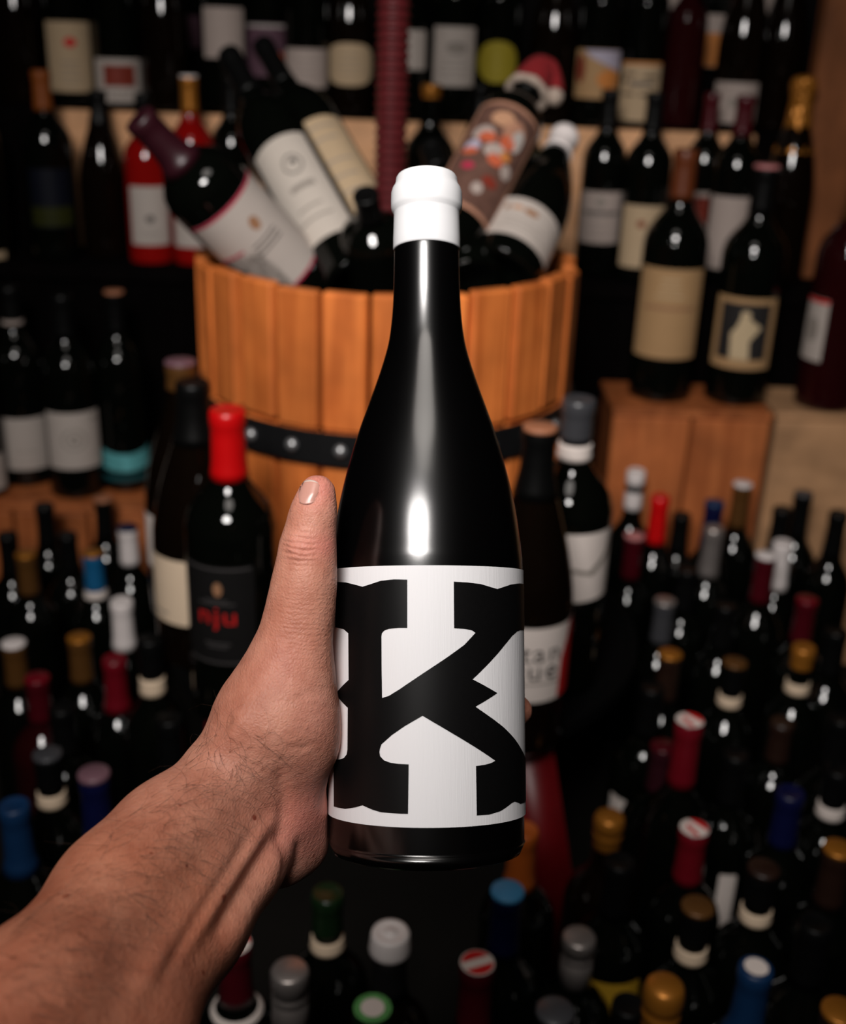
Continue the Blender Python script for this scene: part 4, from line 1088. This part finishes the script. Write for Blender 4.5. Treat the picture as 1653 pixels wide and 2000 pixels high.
mx3 = nt.nodes.new('ShaderNodeMix'); mx3.data_type = 'RGBA'; mx3.inputs[7].default_value = (0.68, 0.225, 0.18, 1)
mf = nt.nodes.new('ShaderNodeMath'); mf.operation = 'MULTIPLY'; mf.inputs[1].default_value = 0.75
L.new(an.outputs['Fac'], mf.inputs[0]); L.new(mf.outputs[0], mx3.inputs[0]); L.new(mx.outputs[2], mx3.inputs[6])
an2 = nt.nodes.new('ShaderNodeAttribute'); an2.attribute_name = 'tanned'
mx4 = nt.nodes.new('ShaderNodeMix'); mx4.data_type = 'RGBA'; mx4.blend_type = 'MULTIPLY'; mx4.inputs[7].default_value = (0.92, 0.74, 0.62, 1)
L.new(an2.outputs['Fac'], mx4.inputs[0]); L.new(mx3.outputs[2], mx4.inputs[6])
L.new(mx4.outputs[2], mx2.inputs[6]); L.new(c3.outputs[0], mx2.inputs[7])
L.new(mx2.outputs[2], b.inputs['Base Color'])
b.inputs['Subsurface Weight'].default_value = 0.15
b.inputs['Subsurface Radius'].default_value = (0.006, 0.002, 0.001); b.inputs['Subsurface Scale'].default_value = 0.6
b.inputs['Roughness'].default_value = 0.52; b.inputs['Specular IOR Level'].default_value = 0.38
mp = nt.nodes.new('ShaderNodeMapping'); mp.inputs['Rotation'].default_value = (0.3, 0.2, 0.9); mp.inputs['Scale'].default_value = (700, 260, 900)
L.new(tc.outputs['Object'], mp.inputs[0])
vo = nt.nodes.new('ShaderNodeTexVoronoi'); vo.feature = 'DISTANCE_TO_EDGE'; vo.inputs['Scale'].default_value = 1.0; L.new(mp.outputs[0], vo.inputs['Vector'])
n4 = noise(420, 4)
ma = nt.nodes.new('ShaderNodeMath'); ma.operation = 'MULTIPLY_ADD'; ma.inputs[1].default_value = 0.7
L.new(vo.outputs['Distance'], ma.inputs[0]); L.new(n4.outputs['Fac'], ma.inputs[2])
# folds over the thumb knuckle and creases of wrist and palm, as bands inside soft spheres
def folds(cpx, dirv, period, rx, strength, prev):
    c_ = cpx - Vector(org)
    sb = nt.nodes.new('ShaderNodeVectorMath'); sb.operation = 'SUBTRACT'; sb.inputs[1].default_value = c_; L.new(tc.outputs['Object'], sb.inputs[0])
    dt = nt.nodes.new('ShaderNodeVectorMath'); dt.operation = 'DOT_PRODUCT'; dt.inputs[1].default_value = dirv; L.new(sb.outputs[0], dt.inputs[0])
    nz = noise(90, 2); a1 = nt.nodes.new('ShaderNodeMath'); a1.operation = 'MULTIPLY_ADD'; a1.inputs[1].default_value = 2 * math.pi / period
    sc_ = nt.nodes.new('ShaderNodeMath'); sc_.operation = 'MULTIPLY'; sc_.inputs[1].default_value = 14.0; L.new(nz.outputs['Fac'], sc_.inputs[0])
    L.new(dt.outputs['Value'], a1.inputs[0]); L.new(sc_.outputs[0], a1.inputs[2])
    sn = nt.nodes.new('ShaderNodeMath'); sn.operation = 'SINE'; L.new(a1.outputs[0], sn.inputs[0])
    le = nt.nodes.new('ShaderNodeVectorMath'); le.operation = 'LENGTH'; L.new(sb.outputs[0], le.inputs[0])
    mr = nt.nodes.new('ShaderNodeMapRange'); mr.interpolation_type = 'SMOOTHSTEP'; mr.inputs[1].default_value = rx * .3; mr.inputs[2].default_value = rx; mr.inputs[3].default_value = strength; mr.inputs[4].default_value = 0
    L.new(le.outputs['Value'], mr.inputs[0])
    mm = nt.nodes.new('ShaderNodeMath'); mm.operation = 'MULTIPLY_ADD'; L.new(sn.outputs[0], mm.inputs[0]); L.new(mr.outputs[0], mm.inputs[1]); L.new(prev, mm.inputs[2])
    return mm.outputs[0]
hgt = ma.outputs[0]
K1 = at_depth(582, 1068, .452); K2 = at_depth(600, 1390, .445); K3 = at_depth(560, 1480, .452); K4 = at_depth(600, 1220, .452)
up_ = (UPV + RGT * .12).normalized()
hgt = folds(K1, up_, 0.0021, 0.011, 0.45, hgt)
hgt = folds(K2, (UPV * .9 + RGT * .35).normalized(), 0.0034, 0.026, 0.12, hgt)
hgt = folds(K3, (UPV * .75 - RGT * .6).normalized(), 0.0040, 0.022, 0.13, hgt)
hgt = folds(K4, up_, 0.0020, 0.022, 0.10, hgt)
bp = nt.nodes.new('ShaderNodeBump'); bp.inputs['Strength'].default_value = 0.5; bp.inputs['Distance'].default_value = 0.0008
L.new(hgt, bp.inputs['Height']); L.new(bp.outputs[0], b.inputs['Normal'])
me.materials.append(SK)
person = new_obj('person', me); person.location = Vector(org)
tag(person, 'bare left forearm and hand gripping the K bottle, thumb pointing up', 'person')

# thumbnail and hair follow the real surface
bvh = BVHTree.FromPolygons([tuple(v) for v in wpos], [tuple(f) for f in faces.tolist()])
def hit(x, y):
    r = ray(x, y).normalized(); h = bvh.ray_cast(CAM, r); return h[0], h[1]
NAIL = mat('thumbnail', (0.60, 0.30, 0.24), 0.28, spec=0.5, var=0.08, scale=200)
NEDGE = mat('nail_edge', (0.78, 0.62, 0.54), 0.4, var=0.05)
bm = bmesh.new(); nu, nv = 12, 14; grid = {}
for i in range(nu + 1):
    for j in range(nv + 1):
        s, t = i / nu * 2 - 1, j / nv
        wid = (1 - 0.42 * max(0, t - .55) ** 1.3 * 2) * (1 - .25 * max(0, .12 - t) / .12)
        x = 602.5 + s * 21.5 * wid + (t - .5) * -7; y = 938 + t * 48 + 5 * (s * s) * (1 if t < .5 else -1) * abs(1 - 2 * t)
        h, nn = hit(x, y)
        if h is None: continue
        if nn.dot(CAM - h) < 0: nn = -nn
        grid[i, j] = bm.verts.new(h + nn * (0.00035 - 0.0005 * abs(s) ** 4) - person.location)
for i in range(nu):
    for j in range(nv):
        q = [grid.get(k_) for k_ in ((i, j), (i, j + 1), (i + 1, j + 1), (i + 1, j))]
        if all(q):
            f = bm.faces.new(q); f.material_index = 1 if j == 0 else 0
bmesh.ops.recalc_face_normals(bm, faces=bm.faces)
nl = new_obj('thumbnail', bm_mesh('thumbnail', bm, [NAIL, NEDGE]), person)
sm = nl.modifiers.new('thick', 'SOLIDIFY'); sm.thickness = 0.00025; sm.offset = 1
HAIRM = mat('arm_hair', (0.05, 0.022, 0.012), 0.5, var=0.3)
cu = bpy.data.curves.new('arm_hair', 'CURVE'); cu.dimensions = '3D'; cu.bevel_depth = 0.00006; cu.bevel_resolution = 0; cu.use_fill_caps = False
cu.materials.append(HAIRM)
poly = [(415, 1420), (520, 1420), (560, 1500), (500, 1600), (420, 1700), (320, 1800), (200, 1960), (60, 1990), (0, 1960), (0, 1845), (110, 1735), (250, 1590), (350, 1495)]
def inside(x, y):
    r = False
    for (x0, y0), (x1, y1) in zip(poly, poly[1:] + poly[:1]):
        if (y0 > y) != (y1 > y) and x < (x1 - x0) * (y - y0) / (y1 - y0) + x0: r = not r
    return r
made = 0
while made < 360:
    x, y = random.uniform(0, 560), random.uniform(1420, 2000)
    if not inside(x, y): continue
    # denser along the outer (upper left) side
    if random.random() > max(0.2, 1 - (x + y - 1850) / 480): continue
    h, nn = hit(x, y)
    if h is None: continue
    if nn.dot(CAM - h) < 0: nn = -nn
    ang = random.gauss(-0.35, 0.8); Lh = random.uniform(.008, .021)
    tdir = (RGT * math.cos(ang) + UPV * math.sin(ang)); tdir = (tdir - nn * tdir.dot(nn)).normalized(); sdir = nn.cross(tdir)
    cv = random.gauss(0, .9); sp = cu.splines.new('POLY'); sp.points.add(5)
    for k_ in range(6):
        t = k_ / 5; pnt = h + (tdir * math.cos(cv * t) + sdir * math.sin(cv * t)) * Lh * t + nn * (0.0003 + 0.0035 * math.sin(t * 2.2) * Lh / .012) - person.location
        sp.points[k_].co = (*pnt, 1); sp.points[k_].radius = 1 - .75 * t
    made += 1
ho = new_obj('arm_hair', cu, person); ho['kind'] = 'stuff'
